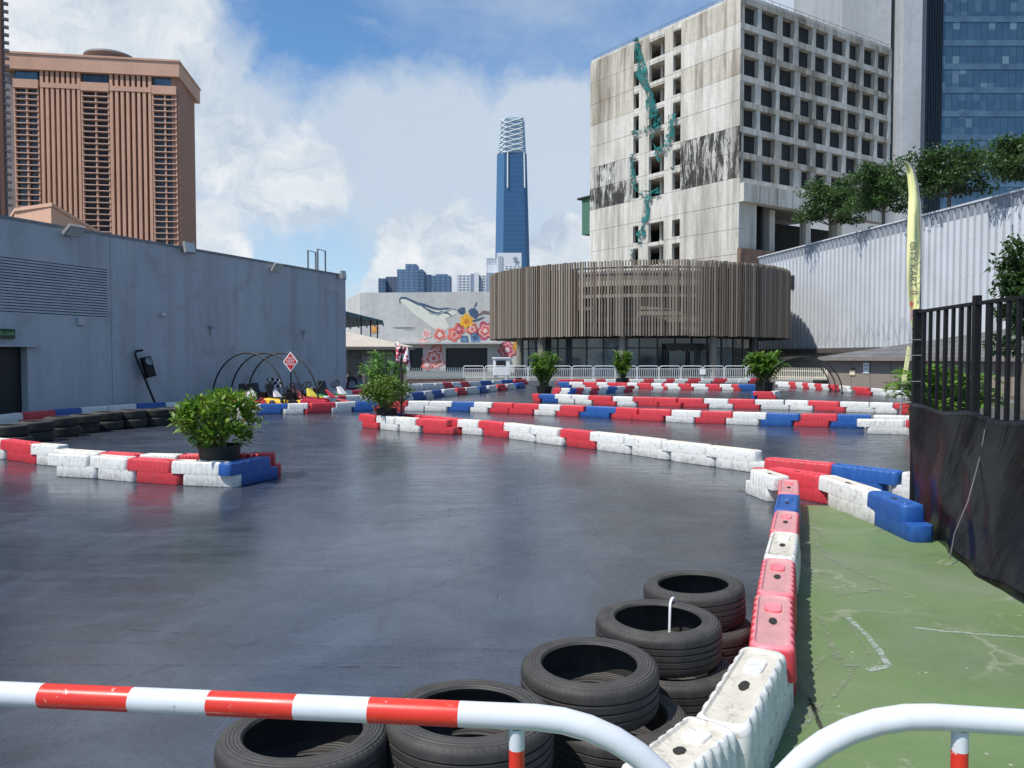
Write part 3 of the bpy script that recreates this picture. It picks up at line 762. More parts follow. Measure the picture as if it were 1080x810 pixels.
L_PALE = leafmat('pale_palm_leaf', [(.16, .32, .08), (.22, .42, .1), (.12, .26, .06)], .4)
L_CROT = leafmat('variegated_leaf', [(.35, .18, .02), (.3, .08, .03), (.2, .22, .02), (.08, .15, .02)], .3)
def pot(parent, r, h, mat=M_BLACKP):
    mb = MB(); mb.lathe([(0, 0), (r * .78, 0), (r * .8, .01), (r * .97, h - .03), (r * 1.03, h - .03), (r * 1.04, h), (r * .97, h), (r * .93, h - .05)], 32)
    mb.build('pot', mat, parent, 40)
    mb = MB(); mb.lathe([(r * .94, h - .05), (r * .5, h - .035), (0, h - .03)], 24); mb.build('soil', flat('potting_soil', (.05, .035, .022), .95, .3, 20), parent)
def stems(parent, rg, r, h0, h1, n, spread, mat):
    mb = MB()
    for i in range(n):
        a = rg.uniform(0, 6.28); r0 = rg.uniform(0, r * .5); r1 = spread * rg.uniform(.2, .9)
        p0 = Vector((r0 * math.cos(a), r0 * math.sin(a), h0 - .06)); p2 = Vector((r1 * math.cos(a), r1 * math.sin(a), rg.uniform(h1 * .7, h1)))
        mb.tube([p0, p0.lerp(p2, .5) + Vector((0, 0, .06)), p2], [.012, .009, .004], 5)
    mb.build('stem', mat, parent)
M_STEM = flat('green_stem', (.1, .12, .04), .7)
def bush(name, loc, rpot, hpot, rx, zlo, zhi, n, size, lab, seed=1, reds=True, leaf=L_BUSH):
    rg = random.Random(seed); root = empty(name, loc, 0, lab, 'potted plant')
    pot(root, rpot, hpot); stems(root, rg, rpot, hpot, zhi - .1, 16, rx * .8, M_STEM)
    V, F, V2, F2 = [], [], [], []; zc, hz = (zlo + zhi) / 2, (zhi - zlo) / 2
    cl = []
    for i in range(64):
        d = rdir(rg, .15); k = rg.uniform(.5, 1.0) ** .6
        cl.append((Vector((d.x * rx * k * .9, d.y * rx * k * .9, zc + d.z * hz * k * .9)), rg.uniform(.09, .16)))
    for i in range(n):
        c, r = rg.choice(cl); o = rdir(rg)
        p = c + o * r * rg.uniform(.2, 1.1) * (rx / .5)
        out = Vector((p.x, p.y, (p.z - zlo) * .6)).normalized()
        d = (out * .8 + rdir(rg) * .9 + Vector((0, 0, .25))).normalized()
        L = size * rg.uniform(.6, 1.25)
        if reds and rg.random() < .07: frame_leaf(p, d, Vector((0, 0, 1)) + rdir(rg) * .5, L * .9, L * .17, V2, F2, .3, .1)
        else: frame_leaf(p, d, Vector((0, 0, 1)) + rdir(rg) * .6, L, L * .2, V, F, .3, .15)
    raw_mesh('foliage', V, F, leaf, root)
    if V2: raw_mesh('foliage', V2, F2, L_RED, root)['label'] = 'reddish young leaves and tips'
    return root
b1 = G(229, 492); b1 = Vector((b1.x * 9.95 / b1.y, 9.95, 0))
bush('potted_shrub', (-3.79, 9.98, 0), .27, .47, .56, .44, 1.14, 3100, .108, 'bright green leafy shrub with reddish tips in a black pot on the planter island', 3)
pA = PD(407.5, 400, 17.5)
bush('potted_shrub', (pA.x, pA.y, 0),   .245, .44, .60, .54, 1.1, 2800, .1, 'round dark green shrub in a black pot beside the flag pole', 5, False,
     leafmat('dark_bush_leaf', [(.04, .095, .016), (.075, .16, .025), (.14, .23, .04), (.21, .3, .07), (.06, .12, .02)], .35))
def palm(name, loc, rpot, hpot, h, spread, nf, lab, seed=1, leaf=L_PALM, crot=False, leafl=.22):
    rg = random.Random(seed); root = empty(name, loc, 0, lab, 'potted plant')
    pot(root, rpot, hpot); V, F = [], []; st = MB()
    for i in range(nf):
        a = rg.uniform(0, 6.28); lean = rg.uniform(.1, 1.0); hh = hpot + (h - hpot) * rg.uniform(.35, 1.0) * (1 - .25 * lean)
        p0 = Vector((math.cos(a), math.sin(a), 0)) * rpot * rg.uniform(0, .6) + Vector((0, 0, hpot - .05))
        dh = Vector((math.cos(a), math.sin(a), 0)); e = p0 + dh * spread * lean * .75; e.z = hh
        tip = e + dh * spread * .35 + Vector((0, 0, -.06 * rg.uniform(-1.5, 2)))
        path = []
        for k in range(9):
            u = k / 8; path.append((p0 * (1-u)**2 + (e + Vector((0, 0, .1))) * 2*u*(1-u) + tip * u*u) if True else None)
        st.tube(path, [.011 * (1 - .8 * k / 8) for k in range(9)], 5)
        for k in range(2, 9):
            t = (path[k] - path[k-1]).normalized(); sd = t.cross(Vector((0, 0, 1)))
            if sd.length < .05: sd = Vector((1, 0, 0))
            sd.normalize()
            for sgn in (-1, 1):
                for q in (0, .5):
                    p = path[k].lerp(path[k-1], q)
                    d = (t * .7 + sd * sgn * .8 + Vector((0, 0, rg.uniform(-.25, .35)))).normalized()
                    L = leafl * rg.uniform(.7, 1.25) * (1.05 - .4 * abs(k - 5) / 4)
                    frame_leaf(p, d, Vector((0, 0, 1)) + rdir(rg) * .3, L, L * .11, V, F, .2, .2)
    st.build('stem', M_STEM, root); raw_mesh('foliage', V, F, leaf, root)
    if crot:
        V, F = [], []
        for i in range(170):
            a = rg.uniform(0, 6.28); p = Vector((math.cos(a), math.sin(a), 0)) * rpot * rg.uniform(.2, 1.2) + Vector((0, 0, hpot + rg.uniform(-.02, .5)))
            frame_leaf(p, (Vector((p.x, p.y, 0)).normalized() + rdir(rg, .6)).normalized(), rdir(rg, 1), .17 * rg.uniform(.7, 1.2), .03, V, F, .2, .1)
        raw_mesh('foliage', V, F, L_CROT, root)['label'] = 'orange and yellow variegated leaves at the foot'
    return root
def at_base(px, py): return G(px, py)
q = PD(406, 380, 19.0); palm('potted_palm', (q.x, q.y, 0), .2, .3, 1.95, .5, 60, 'pale feathery palm standing behind the round shrub by the flag pole', 8, L_PALE, leafl=.24)
q = at_base(574, 415.5); palm('potted_palm', q, .36, .34, 2.0, .5, 84, 'bushy green palm in a black pot beside the blunt end of the row', 11, leafl=.3)
q = at_base(656, 407.8); palm('potted_palm', q, .36, .45, 2.1, .38, 60, 'narrow yellowish green palm in a black pot before the pavilion door', 12, leafl=.32)
q = at_base(806, 413.5) ; palm('potted_palm', q, .42, .45, 1.98, .68, 78, 'wide feathery palm with orange leaves at its foot before the dark pavilion column', 13, crot=True, leafl=.4)
# palms behind the black fence
q = PD(1000, 420, 14.5); palm('potted_palm', (q.x, q.y, 0), .3, .3, 1.55, .75, 70, 'feathery green palm seen through the bars of the black fence', 21, leafl=.34)
q = PD(975, 420, 19.5); palm('potted_palm', (q.x, q.y, 0), .3, .3, 1.45, .8, 50, 'palm beside the leaning yellow banner at the end of the black fence', 22, leafl=.3)

# ================================================================ sign, flag, signal
M_RED2 = flat('sign_red', (.5, .02, .03), .5, .05); M_SW = flat('sign_white', (.8, .8, .8), .5, .03)
sp = PD(307, 420, 22.0)
sg = empty('warning_sign', (sp.x, sp.y, 0), 0, 'red diamond warning sign with white border on a thin post by the go-karts', 'sign')
mb = MB(); mb.tube([(0, 0, 0), (0, 0, 1.25)], .02, 8); mb.lathe([(0, 0), (.16, 0), (.16, .02), (.03, .04)], 20); mb.build('post', M_BLACK, sg)
zc_ = PD(308, 381.5, 22.0).z
def dia(h, w, y, mat, nm, parent, t=.006):
    mb = MB(); mb.prism([(0, y, zc_ + h), (w, y, zc_), (0, y, zc_ - h), (-w, y, zc_)], (0, -t, 0)); return mb.build(nm, mat, parent)
plate = dia(.29, .215, -.022, M_SW, 'plate', sg)
dia(.245, .178, -.030, M_RED2, 'panel', sg)
for i, (s, z, h) in enumerate([('DO', .085, .10), ('NOT', .0, .105), ('ENTER', -.085, .088)]):
    text('lettering', s, h, M_SW, sg, (0, -.039, zc_ + z + .01), (PI/2, 0, 0))
fp = PD(423.5, 440, 17.35)
fl = empty('flag_pole', (fp.x, fp.y, 0), 0, 'dark pole carrying a crumpled white red and black flag beside the round shrub', 'flag')
mb = MB(); mb.tube([(0, 0, 0), (0, 0, 1.86)], .026, 8); mb.build('pole', flat('dark_brown_pole', (.035, .02, .02), .6), fl)
V, F = [], []
for i in range(15):
    for k in range(11):
        u, v = i / 14, k / 10
        x = -.14 + .30 * u + .05 * v * (1 if u > .5 else .6); z = 1.93 - .40 * v - .14 * u + .04 * math.sin(u * 9 + v * 3); y = -.03 + .045 * math.sin(u * 11 + v * 4)
        V.append((x, y, z))
for i in range(14):
    for k in range(10): a = i * 11 + k; F.append((a, a + 1, a + 12, a + 11))
m = N('flag_cloth', .8, .2); f = m.noise(m.coord('Object'), 7.5, 3, .6)
m.set('Base Color', m.ramp(f, [(.36, (.03, .03, .06)), (.40, (.45, .03, .05)), (.44, (.5, .05, .06)), (.47, (.75, .74, .74))], 'CONSTANT'))
o = raw_mesh('cloth', V, F, m.mat, fl); o.modifiers.new('s', 'SOLIDIFY').thickness = .004; o.data.polygons.foreach_set('use_smooth', [True] * len(F))

# ================================================================ grey building along the far left, with its fittings
W0, W1 = (-12.6, 19.0), (-7.06, 32.9)
FW = Face(W0, W1)
HW = 5.03
bld = empty('grey_building', (W0[0], W0[1], 0), 0, 'long grey rendered building with a louvred vent and a dark doorway', 'building')
bo = Vector((W0[0], W0[1], 0))
def put(mb, name, mat, parent, org, smooth=False, bev=0):
    mb.v = [(x - org.x, y - org.y, z - org.z) for x, y, z in mb.v]
    o = mb.build(name, mat, parent, smooth)
    if bev: bevel(o, bev)
    return o
def wall_mat():
    m = N('grey_render', .8, .25); w = m.world()
    c = m.ramp(m.noise(w, .35, 7, .6), [(.3, (.385, .40, .425)), (.7, (.455, .47, .495))])
    s = m.ramp(m.noise(m.world((1, 1, .06)), 1.3, 8, .7, .3), [(.48, 0.0), (.7, .5)])
    c = m.mix(s, c, (.2, .205, .205))
    s2 = m.ramp(m.noise(m.world((1, 1, .08)), .8, 8, .75), [(.55, 0.0), (.72, .35)])
    c = m.mix(s2, c, (.5, .52, .54))
    p = m.ramp(m.noise(w, .8, 8, .7, .8), [(.52, 0.0), (.66, .5)])
    c = m.mix(p, c, (.25, .26, .275))
    m.set('Base Color', c); m.bump(m.noise(w, 9, 6, .7), .15, .02); return m.mat
M_WALL = wall_mat()
ds0, ds1, dz = -6.5, FW.s(29), FW.sz(29, 366)[1]     # doorway
ls0, ls1, lz0, lz1 = -4.5, FW.s(115), 2.68, 4.08       # vent
end = FW.len
mb = MB()
mb.fbox(FW, -14, end, 0, HW, -.3, -12)           # building volume behind the facing
put(mb, 'building_core', M_WALL, bld, bo)
mb = MB()
mb.fbox(FW, -14, ds0, 0, HW, -.3, 0); mb.fbox(FW, ds0, ds1, dz, lz0, -.3, 0); mb.fbox(FW, ds1, ls1, 0, lz0, -.3, 0)
mb.fbox(FW, ds0, ls0, lz0, HW, -.3, 0) if ls0 > ds0 else None
mb.fbox(FW, ls0, ls1, lz1, HW, -.3, 0); mb.fbox(FW, ls1, end, 0, HW, -.3, 0)
put(mb, 'wall', M_WALL, bld, bo)
mb = MB(); mb.fbox(FW, -14, end + .03, HW, HW + .07, -.5, .03); put(mb, 'coping', flat('coping_grey', (.2, .21, .22), .8), bld, bo)
mb = MB()
for s in (FW.s(118),): mb.fbox(FW, s - .012, s + .012, 0, HW - .01, .0005, .004)
put(mb, 'movement_joint', flat('joint_grey', (.27, .28, .3), .9), bld, bo)
mb = MB(); mb.fbox(FW, ds0, ds1, 0, dz, -.29, -.24); dr = put(mb, 'door', flat('dark_door', (.01, .011, .012), .5), bld, bo)
mb = MB(); s_ = FW.s(8); mb.fbox(FW, s_ - .17, s_ + .17, 1.25, 1.75, -.238, -.23); put(mb, 'notice', flat('faint_notice', (.06, .07, .07), .6), dr, Vector((0, 0, 0)))
mb = MB(); mb.fbox(FW, ds0 - .1, ds1 + .25, dz, dz + .06, .001, .12); put(mb, 'door_hood', M_WALL, bld, bo)
mb = MB(); n = 19; M_LOUV = flat('grey_louvre', (.42, .44, .465), .6)
for i in range(n):
    z = lz0 + (lz1 - lz0) * (i + .5) / n; P = FW.pt
    mb.hexa([P(ls0, z - .034, .0), P(ls1, z - .034, .0), P(ls1, z + .0, -.07), P(ls0, z + .0, -.07)], [P(ls0, z + .012, .0), P(ls1, z + .012, .0), P(ls1, z + .03, -.07), P(ls0, z + .03, -.07)])
vent = put(mb, 'louvred_vent', M_LOUV, bld, bo)
mb = MB()
for s in (ls0, FW.s(17), FW.s(68), ls1): mb.fbox(FW, s - .03, s + .03, lz0 - .03, lz1 + .03, .001, .035)
for z in (lz0, lz1): mb.fbox(FW, ls0, ls1, z - .035, z + .035, .002, .04)
put(mb, 'vent_frame', flat('vent_frame_grey', (.42, .44, .47), .6), vent, Vector((0, 0, 0)))
mb = MB(); mb.fbox(FW, ls0, ls1, lz0, lz1, -.28, -.2); put(mb, 'vent_back', M_DARK, vent, Vector((0, 0, 0)))
mb = MB(); s0, z0 = FW.sz(84, 338); mb.fbox(FW, s0 - .1, s0 + .1, z0 - .13, z0 + .08, .001, .1); put(mb, 'junction_box', M_LOUV, bld, bo, False, .01)
mb = MB(); mb.fbox(FW, FW.s(240), FW.s(293), HW + .07, HW + .19, -1.2, -.6); put(mb, 'roof_sheet', flat('blue_roof_sheet', (.03, .07, .16), .5), bld, bo)
ex = empty('exit_sign', FW.pt(FW.s(3), FW.sz(3, 352)[1], 0), FW.ang, 'green illuminated exit sign over the dark doorway', 'sign')
mb = MB(); mb.box((0, -.06, 0), (.5, .1, .24)); mb.build('case', flat('sign_case', (.02, .05, .025), .5), ex)
text('lettering', 'KELUAR', .13, flat('sign_letter_green', (.25, .5, .2), .5), ex, (0, -.113, 0), (PI/2, 0, 0))
M_LENS = flat('lamp_lens', (.5, .52, .5), .3); M_LCASE = flat('lamp_case', (.25, .25, .24), .6)
def flood(px, py, w, lab, tilt=-.5):
    s, z = FW.sz(px, py); r = empty('floodlight', FW.pt(s, z, 0), FW.ang, lab, 'floodlight', 'floodlights along the grey wall top')
    M = Matrix.Rotation(tilt, 3, 'X')
    mb = MB(); mb.box((0, -.30, 0), (w, .1, .36), M=M); a = mb.build('housing', M_LCASE, r); bevel(a, .015)
    mb = MB(); mb.box(Vector((0, -.30, 0)) + M @ Vector((0, -.053, 0)), (w * .86, .008, .29), M=M); mb.build('lens', M_LENS, r)
    mb = MB(); mb.tube([(0, .0, -.06), (0, -.25, 0)], .02, 6); mb.box((0, -.01, -.06), (.12, .02, .12)); mb.build('bracket', M_LCASE, r)
flood(70, 244, .5, 'floodlight on the grey wall above the louvred vent', .9); flood(192, 262, .42, 'square floodlight standing on the wall top before the orange tower', -.2)
flood(285, 282.5, .42, 'floodlight near the blue roof sheet on the grey wall', .6); flood(355.5, 290.5, .3, 'small floodlight at the end of the grey wall beside the roof ladder', -.1)
s, z = FW.sz(171, 332); r = empty('security_camera', FW.pt(s, z, 0), FW.ang, 'small white security camera on the grey wall above the leaning signal', 'camera')
mb = MB(); mb.box((-.05, -.12, 0), (.2, .11, .1), .5); bevel(mb.build('body', flat('camera_white', (.6, .6, .58), .5), r), .02); mb = MB(); mb.tube([(0, 0, .02), (-.02, -.1, .02)], .02, 6); mb.box((0, -.01, .02), (.1, .02, .1)); mb.build('bracket', M_LCASE, r)
for px, py, lab in ((221, 345, 'small grey wall box above the arched hoops'), (319, 350, 'tiny grey wall fitting above the red diamond sign')):
    s, z = FW.sz(px, py); r = empty('wall_fitting', FW.pt(s, z, 0), FW.ang, lab, 'wall box'); mb = MB(); mb.box((0, -.05, 0), (.13, .1, .1)); bevel(mb.build('case', M_LCASE, r), .01)
    mb = MB(); mb.tube([(0, -.02, -.05), (.03, -.02, -.3)], .012, 6); mb.build('cable', M_LCASE, r)
r = empty('roof_ladder', FW.pt(FW.s(344), HW, -.4), FW.ang, 'pair of galvanised ladder hoops rising above the end of the grey wall', 'ladder')
for a, b, h in ((FW.s(334.5), FW.s(342.5), .86), (FW.s(344.6), FW.s(352.5), 1.0)):
    mb = MB(); c = FW.s(344); mb.tube([(a - c, 0, -.2), (a - c, 0, h), (b - c, 0, h - .02), (b - c, 0, -.2)], .035, 8); mb.build('hoop', flat('weathered_steel', (.16, .17, .18), .5, metal=.5), r)
# leaning black signal head
s0, _ = FW.sz(152, 432); pb = FW.pt(s0, 0, .55)
sig = empty('signal_post', pb, FW.ang, 'black signal lamp box on a leaning hooked post against the grey wall', 'signal')
s1, z1 = FW.sz(139.5, 374); dx = s1 - s0
mb = MB(); mb.tube([(0, 0, .02), (dx * .98, .42, z1 - .06), (dx * 1.02, .43, z1 + .03), (dx * .9, .44, z1 + .1), (dx * .3, .45, z1 + .13)], .032, 10); mb.lathe([(0, 0), (.28, 0), (.28, .03), (.06, .07), (.05, .12), (0, .12)], 20); mb.build('post', M_BLACK, sig, 40)
s2, z2 = FW.sz(149, 387); Mr = Matrix.Rotation(-.17, 3, 'Y') @ Matrix.Rotation(-.2, 3, 'X')
c = Vector((s2 - s0 , .28, z2))
mb = MB(); mb.box(c, (.31, .14, .62), M=Mr); bevel(mb.build('lamp_box', M_BLACK, sig), .02)
mb = MB(); mb.lathe([(0, 0), (.105, 0), (.125, .02), (.125, .05)], 24); mb.v = [tuple(Mr @ (Matrix.Rotation(PI/2, 3, 'X') @ Vector(v) + Vector((0, -.072, .16))) + c) for v in mb.v]; mb.build('lens', flat('grey_lens', (.22, .24, .25), .3), sig, 40)

# ================================================================ hoops, karts, checker board
def hoops(name, feetpx, depth0, step, halfw, hz, direc, lab, n=3, first=None):
    grp = 'hoops'
    for i in range(n):
        o = first + step * i
        r = empty(name, o, math.atan2(direc.y, direc.x), lab % ORD[i], 'hoop', 'tunnel hoops'); mb = MB()
        mb.tube([(halfw * math.cos(PI - PI * k / 28), 0, hz * math.sin(PI * k / 28) ** .92) for k in range(29)], .026, 8); mb.build('pipe', M_BLACKP, r, 50)
        mb = MB()
        for sx_ in (-1, 1): mb.lathe([(0, 0), (.08, 0), (.08, .015), (.035, .03), (.035, .1), (0, .1)], 10, (sx_ * halfw, 0, 0))
        mb.build('foot', M_BLACKP, r)
u2 = Vector((FW.d.x, FW.d.y, 0)); n2 = Vector((FW.n.x, FW.n.y, 0))
lf = PD(223, 420, 24.6); lf.z = 0
hoops('arched_hoop', None, 0, u2 * .82 + n2 * .0, 1.45, 1.74, n2, 'black arched pipe hoop over the go-kart pit, %s from the leafy shrub', 3, lf + n2 * 1.45)
q = G(881, 412.9); 
for i, px in enumerate((881.5, 888, 895)):
    ft = G(px, 413.2 + i * 1.1) + Vector((0, .6, 0)); r = empty('arched_hoop', ft + Vector((-1.7, .3, 0)), -.17, 'black arched pipe hoop before the brown kiosk, %s from the pavilion' % ORD[i], 'hoop', 'kiosk hoops'); mb = MB()
    mb.tube([(1.7 * math.cos(PI - PI * k / 28), 0, 1.62 * math.sin(PI * k / 28) ** .92) for k in range(29)], .028, 8); mb.build('pipe', M_BLACKP, r, 50)
    mb = MB()
    for sx_ in (-1, 1): mb.lathe([(0, 0), (.08, 0), (.08, .015), (.035, .03), (.035, .1), (0, .1)], 10, (sx_ * 1.7, 0, 0))
    mb.build('foot', M_BLACKP, r)
r = empty('leaning_strut', PD(842, 405, 47) * 1, 0, None, None)
bpy.data.objects.remove(r)
def kart(loc, rz, body, seatc, lab, panel=(.5, .48, .5)):
    r = empty('go_kart', loc, rz, lab, 'go-kart', 'go-karts in the pit')
    mb_ = flat('kart_paint_%d' % kart.n, body, .35, .08, 6); ms = flat('kart_seat_%d' % kart.n, seatc, .6); mp = flat('kart_panel_%d' % kart.n, panel, .4); kart.n += 1
    mb = MB(); mb.tube([(-.9, -.45, .12), (-.9, .45, .12), (.75, .38, .12), (.98, .2, .14), (.98, -.2, .14), (.75, -.38, .12), (-.9, -.45, .12)], .025, 8); mb.box((0, 0, .1), (1.5, .6, .02)); mb.build('chassis', M_BLACK, r)
    for s_ in (-1, 1):
        mb = MB(); mb.hexa([(-.45, s_*.42, .08), (.45, s_*.42, .08), (.38, s_*.66, .08), (-.5, s_*.68, .08)], [(-.42, s_*.4, .32), (.35, s_*.4, .26), (.3, s_*.6, .24), (-.45, s_*.62, .3)]); bevel(mb.build('side_pod', mb_, r), .03)
    mb = MB(); mb.hexa([(.62, -.5, .08), (1.12, -.32, .08), (1.12, .32, .08), (.62, .5, .08)], [(.6, -.4, .26), (1.02, -.24, .2), (1.02, .24, .2), (.6, .4, .26)]); bevel(mb.build('nose', mb_, r), .04)
    mb = MB(); mb.hexa([(.42, -.17, .3), (.62, -.14, .3), (.62, .14, .3), (.42, .17, .3)], [(.26, -.10, .56), (.31, -.09, .58), (.31, .09, .58), (.26, .10, .56)]); bevel(mb.build('steering_fairing', mp, r), .03)
    mb = MB(); mb.lathe([(.15 + .018 * math.cos(2*PI*k/8), .018 * math.sin(2*PI*k/8)) for k in range(8)], 20, closed=True); mb.tube([(0, 0, 0), (0, 0, -.3)], .015, 6); mb.box((0, 0, 0), (.28, .03, .015))
    Mt = Matrix.Rotation(-.9, 3, 'Y'); mb.v = [tuple(Mt @ Vector(v) + Vector((.1, 0, .66))) for v in mb.v]; mb.build('steering_wheel', M_BLACKP, r, 40)
    mb = MB(); pr = [(-.05, .2), (-.32, .16), (-.5, .22), (-.62, .5), (-.7, .88), (-.74, .9), (-.7, .5), (-.56, .16), (-.3, .1), (-.05, .14)]
    mb.prism([(x, -.17, z * .82 + .02) for x, z in pr], (0, .34, 0)); bevel(mb.build('seat', ms, r), .03)
    mb = MB(); mb.box((-.82, 0, .32), (.3, .5, .3)); mb.tube([(-1.02, -.6, .2), (-1.06, -.5, .28), (-1.06, .5, .28), (-1.02, .6, .2)], .04, 8); mb.build('engine_guard', M_BLACK, r)
    for x, rr, w in ((.68, .13, .13), (-.72, .14, .2)):
        for s_ in (-1, 1):
            mb = MB(); mb.lathe([(rr * .5, -w/2), (rr * .9, -w/2), (rr, -w/2 + .02), (rr, w/2 - .02), (rr * .9, w/2), (rr * .5, w/2)], 24, closed=True)
            mb.lathe([(0, -w/2 + .02), (rr * .5, -w/2 + .01), (rr * .5, w/2 - .01), (0, w/2 - .02)], 16)
            mb.v = [tuple(Matrix.Rotation(PI/2, 3, 'X') @ Vector(v) + Vector((x, s_ * .58, rr))) for v in mb.v]; mb.build('wheel', M_TYRE, r, 40)
    return r
kart.n = 0
def kp(px, D): p = PD(px, 400, D); return (p.x, p.y, 0)
kart(kp(262, 24.6), math.radians(-60), (.35, .02, .03), (.012, .012, .013), 'dark red go-kart with a white steering fairing under the hoops')
kart(kp(282, 25.6), math.radians(-35), (.03, .04, .14), (.02, .02, .05), 'navy blue go-kart with a pale fairing beside the checkered board')
kart(kp(303, 25.0), math.radians(-20), (.75, .42, .01), (.015, .014, .014), 'yellow go-kart with a red steering fairing behind the diamond sign', (.6, .06, .04))
kart(kp(322, 26.2), math.radians(-50), (.5, .35, .02), (.05, .05, .12), 'yellow and black go-kart with a dark blue seat beneath a hoop', (.55, .45, .05))
kart(kp(334, 24.9), math.radians(10), (.45, .02, .04), (.02, .02, .02), 'low crimson go-kart nearest the pit lane barriers', (.5, .03, .05))
kart(kp(352, 27.6), math.radians(-40), (.03, .22, .08), (.012, .012, .012), 'green go-kart with a white nose near the end of the grey wall')
kart(kp(371, 33.5), math.radians(-75), (.3, .02, .03), (.02, .02, .03), 'red go-kart parked past the end of the grey wall', (.12, .12, .16))
kart(kp(379, 35.0), math.radians(-70), (.05, .05, .06), (.02, .02, .03), 'dark go-kart parked before the beige booth', (.1, .1, .14))
p = kp(289, 26.6); r = empty('checkered_board', p, -.35, 'black and white checkered board on a thin stand against the grey wall', 'board')
mb = MB(); mb.tube([(-.26, .05, 0), (-.30, .02, .85)], .015, 6); mb.tube([(.2, .05, 0), (.2, .03, .6)], .015, 6); mb.build('stand', M_BLACK, r)
m = N('checkers', .6, .3); ck = m.node('ShaderNodeTexChecker', Scale=9.0, Color1=(.015,.015,.015), Color2=(.7,.7,.72)); m.t.links.new(m.coord('Object', rot=(0, 0, 0)), ck.inputs[0]); m.set('Base Color', ck.outputs[0])
mb = MB(); mb.box((.0, 0, .72), (.58, .015, .34), M=Matrix.Rotation(.08, 3, 'Y')); mb.build('panel', m.mat, r)
O0 = Vector((0, 0, 0))
def glassmat(name, c, rough=.12, spec=.6, var=.3, scale=.3, panes=None, metal=0.0):
    m = N(name, rough, spec, metal); w = m.world()
    f = m.noise(w, scale, 4)
    m.set('Base Color', m.ramp(f, [(.3, tuple(x * (1 - var) for x in c)), (.7, tuple(x * (1 + var) for x in c))]))
    return m.mat
# ================================================================ pavilion railings (white crowd barriers)
M_WST = flat('white_steel', (.72, .73, .73), .4)
def crowd():
    r = empty('pavilion_railing', O0); w = 1.5; h = 1.0
    mb = MB(); R = .16; p = [(-w/2 + .03, 0, 0), (-w/2 + .03, 0, h - R)] + [(-w/2 + .03 + R * (1 - math.cos(PI/2*k/5)), 0, h - R + R * math.sin(PI/2*k/5)) for k in range(1, 6)]
    p += [(-x, y, z) for x, y, z in p[::-1]]; mb.tube(p, .026, 8); mb.build('frame', M_WST, r, 50)
    for z in (.22, .8):
        mb = MB(); mb.tube([(-w/2 + .03, 0, z), (w/2 - .03, 0, z)], .02, 6); mb.build('rail', M_WST, r)
    for k in range(10):
        x = -w/2 + .03 + (w - .06) * (k + 1) / 11; mb = MB(); mb.tube([(x, 0, .22), (x, 0, .8)], .016, 6); mb.build('bar', M_WST, r)
    for s_ in (-1, 1):
        mb = MB(); mb.box((s_ * (w/2 - .12), 0, .02), (.05, .5, .03)); mb.build('foot', M_WST, r)
    return r
c0 = crowd(); DF = 54.0
xs = [488 + 23.0 * i for i in range(14)]
for i, px in enumerate(xs):
    o = c0 if i == 0 else copy_tree(c0)
    o.location = ((px + 11.5 - CX) / FOC * DF, DF, 0); o.rotation_euler = (0, 0, 0)
    tag(o, 'white steel crowd barrier before the pavilion, %s from the mural building' % ORD[i], 'crowd barrier', 'white railings before the pavilion')
for px, py, wd, hh, lab in ((577.5, 386.5, .34, .36, 'small white notice hung on the pavilion railing between the first two palms'), (741, 392, .42, .4, 'white notice panel hung on the pavilion railing near the glass door')):
    q = PD(px, py, DF - .06); r = empty('notice', q, 0, lab, 'notice'); mb = MB(); mb.box((0, 0, 0), (wd, .012, hh)); mb.build('plate', M_SW, r)
    mb = MB(); mb.tube([(-wd*.4, .02, hh/2), (-wd*.4, .04, hh/2 + .06)], .008, 5); mb.tube([(wd*.4, .02, hh/2), (wd*.4, .04, hh/2 + .06)], .008, 5); mb.build('hook', M_WST, r)
def picket(x0, x1, y0, y1, n, h, lab, mat, basemat=None):
    r = empty('picket_fence', (x0, y0, 0), math.atan2(y1 - y0, x1 - x0), lab, 'fence'); L = math.hypot(x1 - x0, y1 - y0)
    for z in (.25, h - .22):
        mb = MB(); mb.box((L/2, 0, z), (L, .04, .05)); mb.build('rail', mat, r)
    for i in range(n):
        x = L * (i + .5) / n; mb = MB(); mb.hexa([(x-.035,-.035,.04),(x+.035,-.035,.04),(x+.035,-.02,.04),(x-.035,-.02,.04)], [(x-.02,-.035,h),(x+.02,-.035,h),(x+.02,-.02,h),(x-.02,-.02,h)]); mb.build('picket', mat, r)
    if basemat:
        mb = MB(); mb.box((L/2, 0, .1), (L, .09, .16)); mb.build('kickboard', basemat, r)
picket((424-540)/815*50, (490-540)/815*52.5, 50, 52.5, 30, .92, 'white picket fence with a red kickboard before the mural building', flat('picket_white', (.62, .66, .6), .6), flat('kick_red', (.4, .16, .1), .6))
picket((812-540)/815*55, (886-540)/815*51, 55, 51, 36, .9, 'cream picket fence between the widest palm and the brown kiosk', M_CREAM)

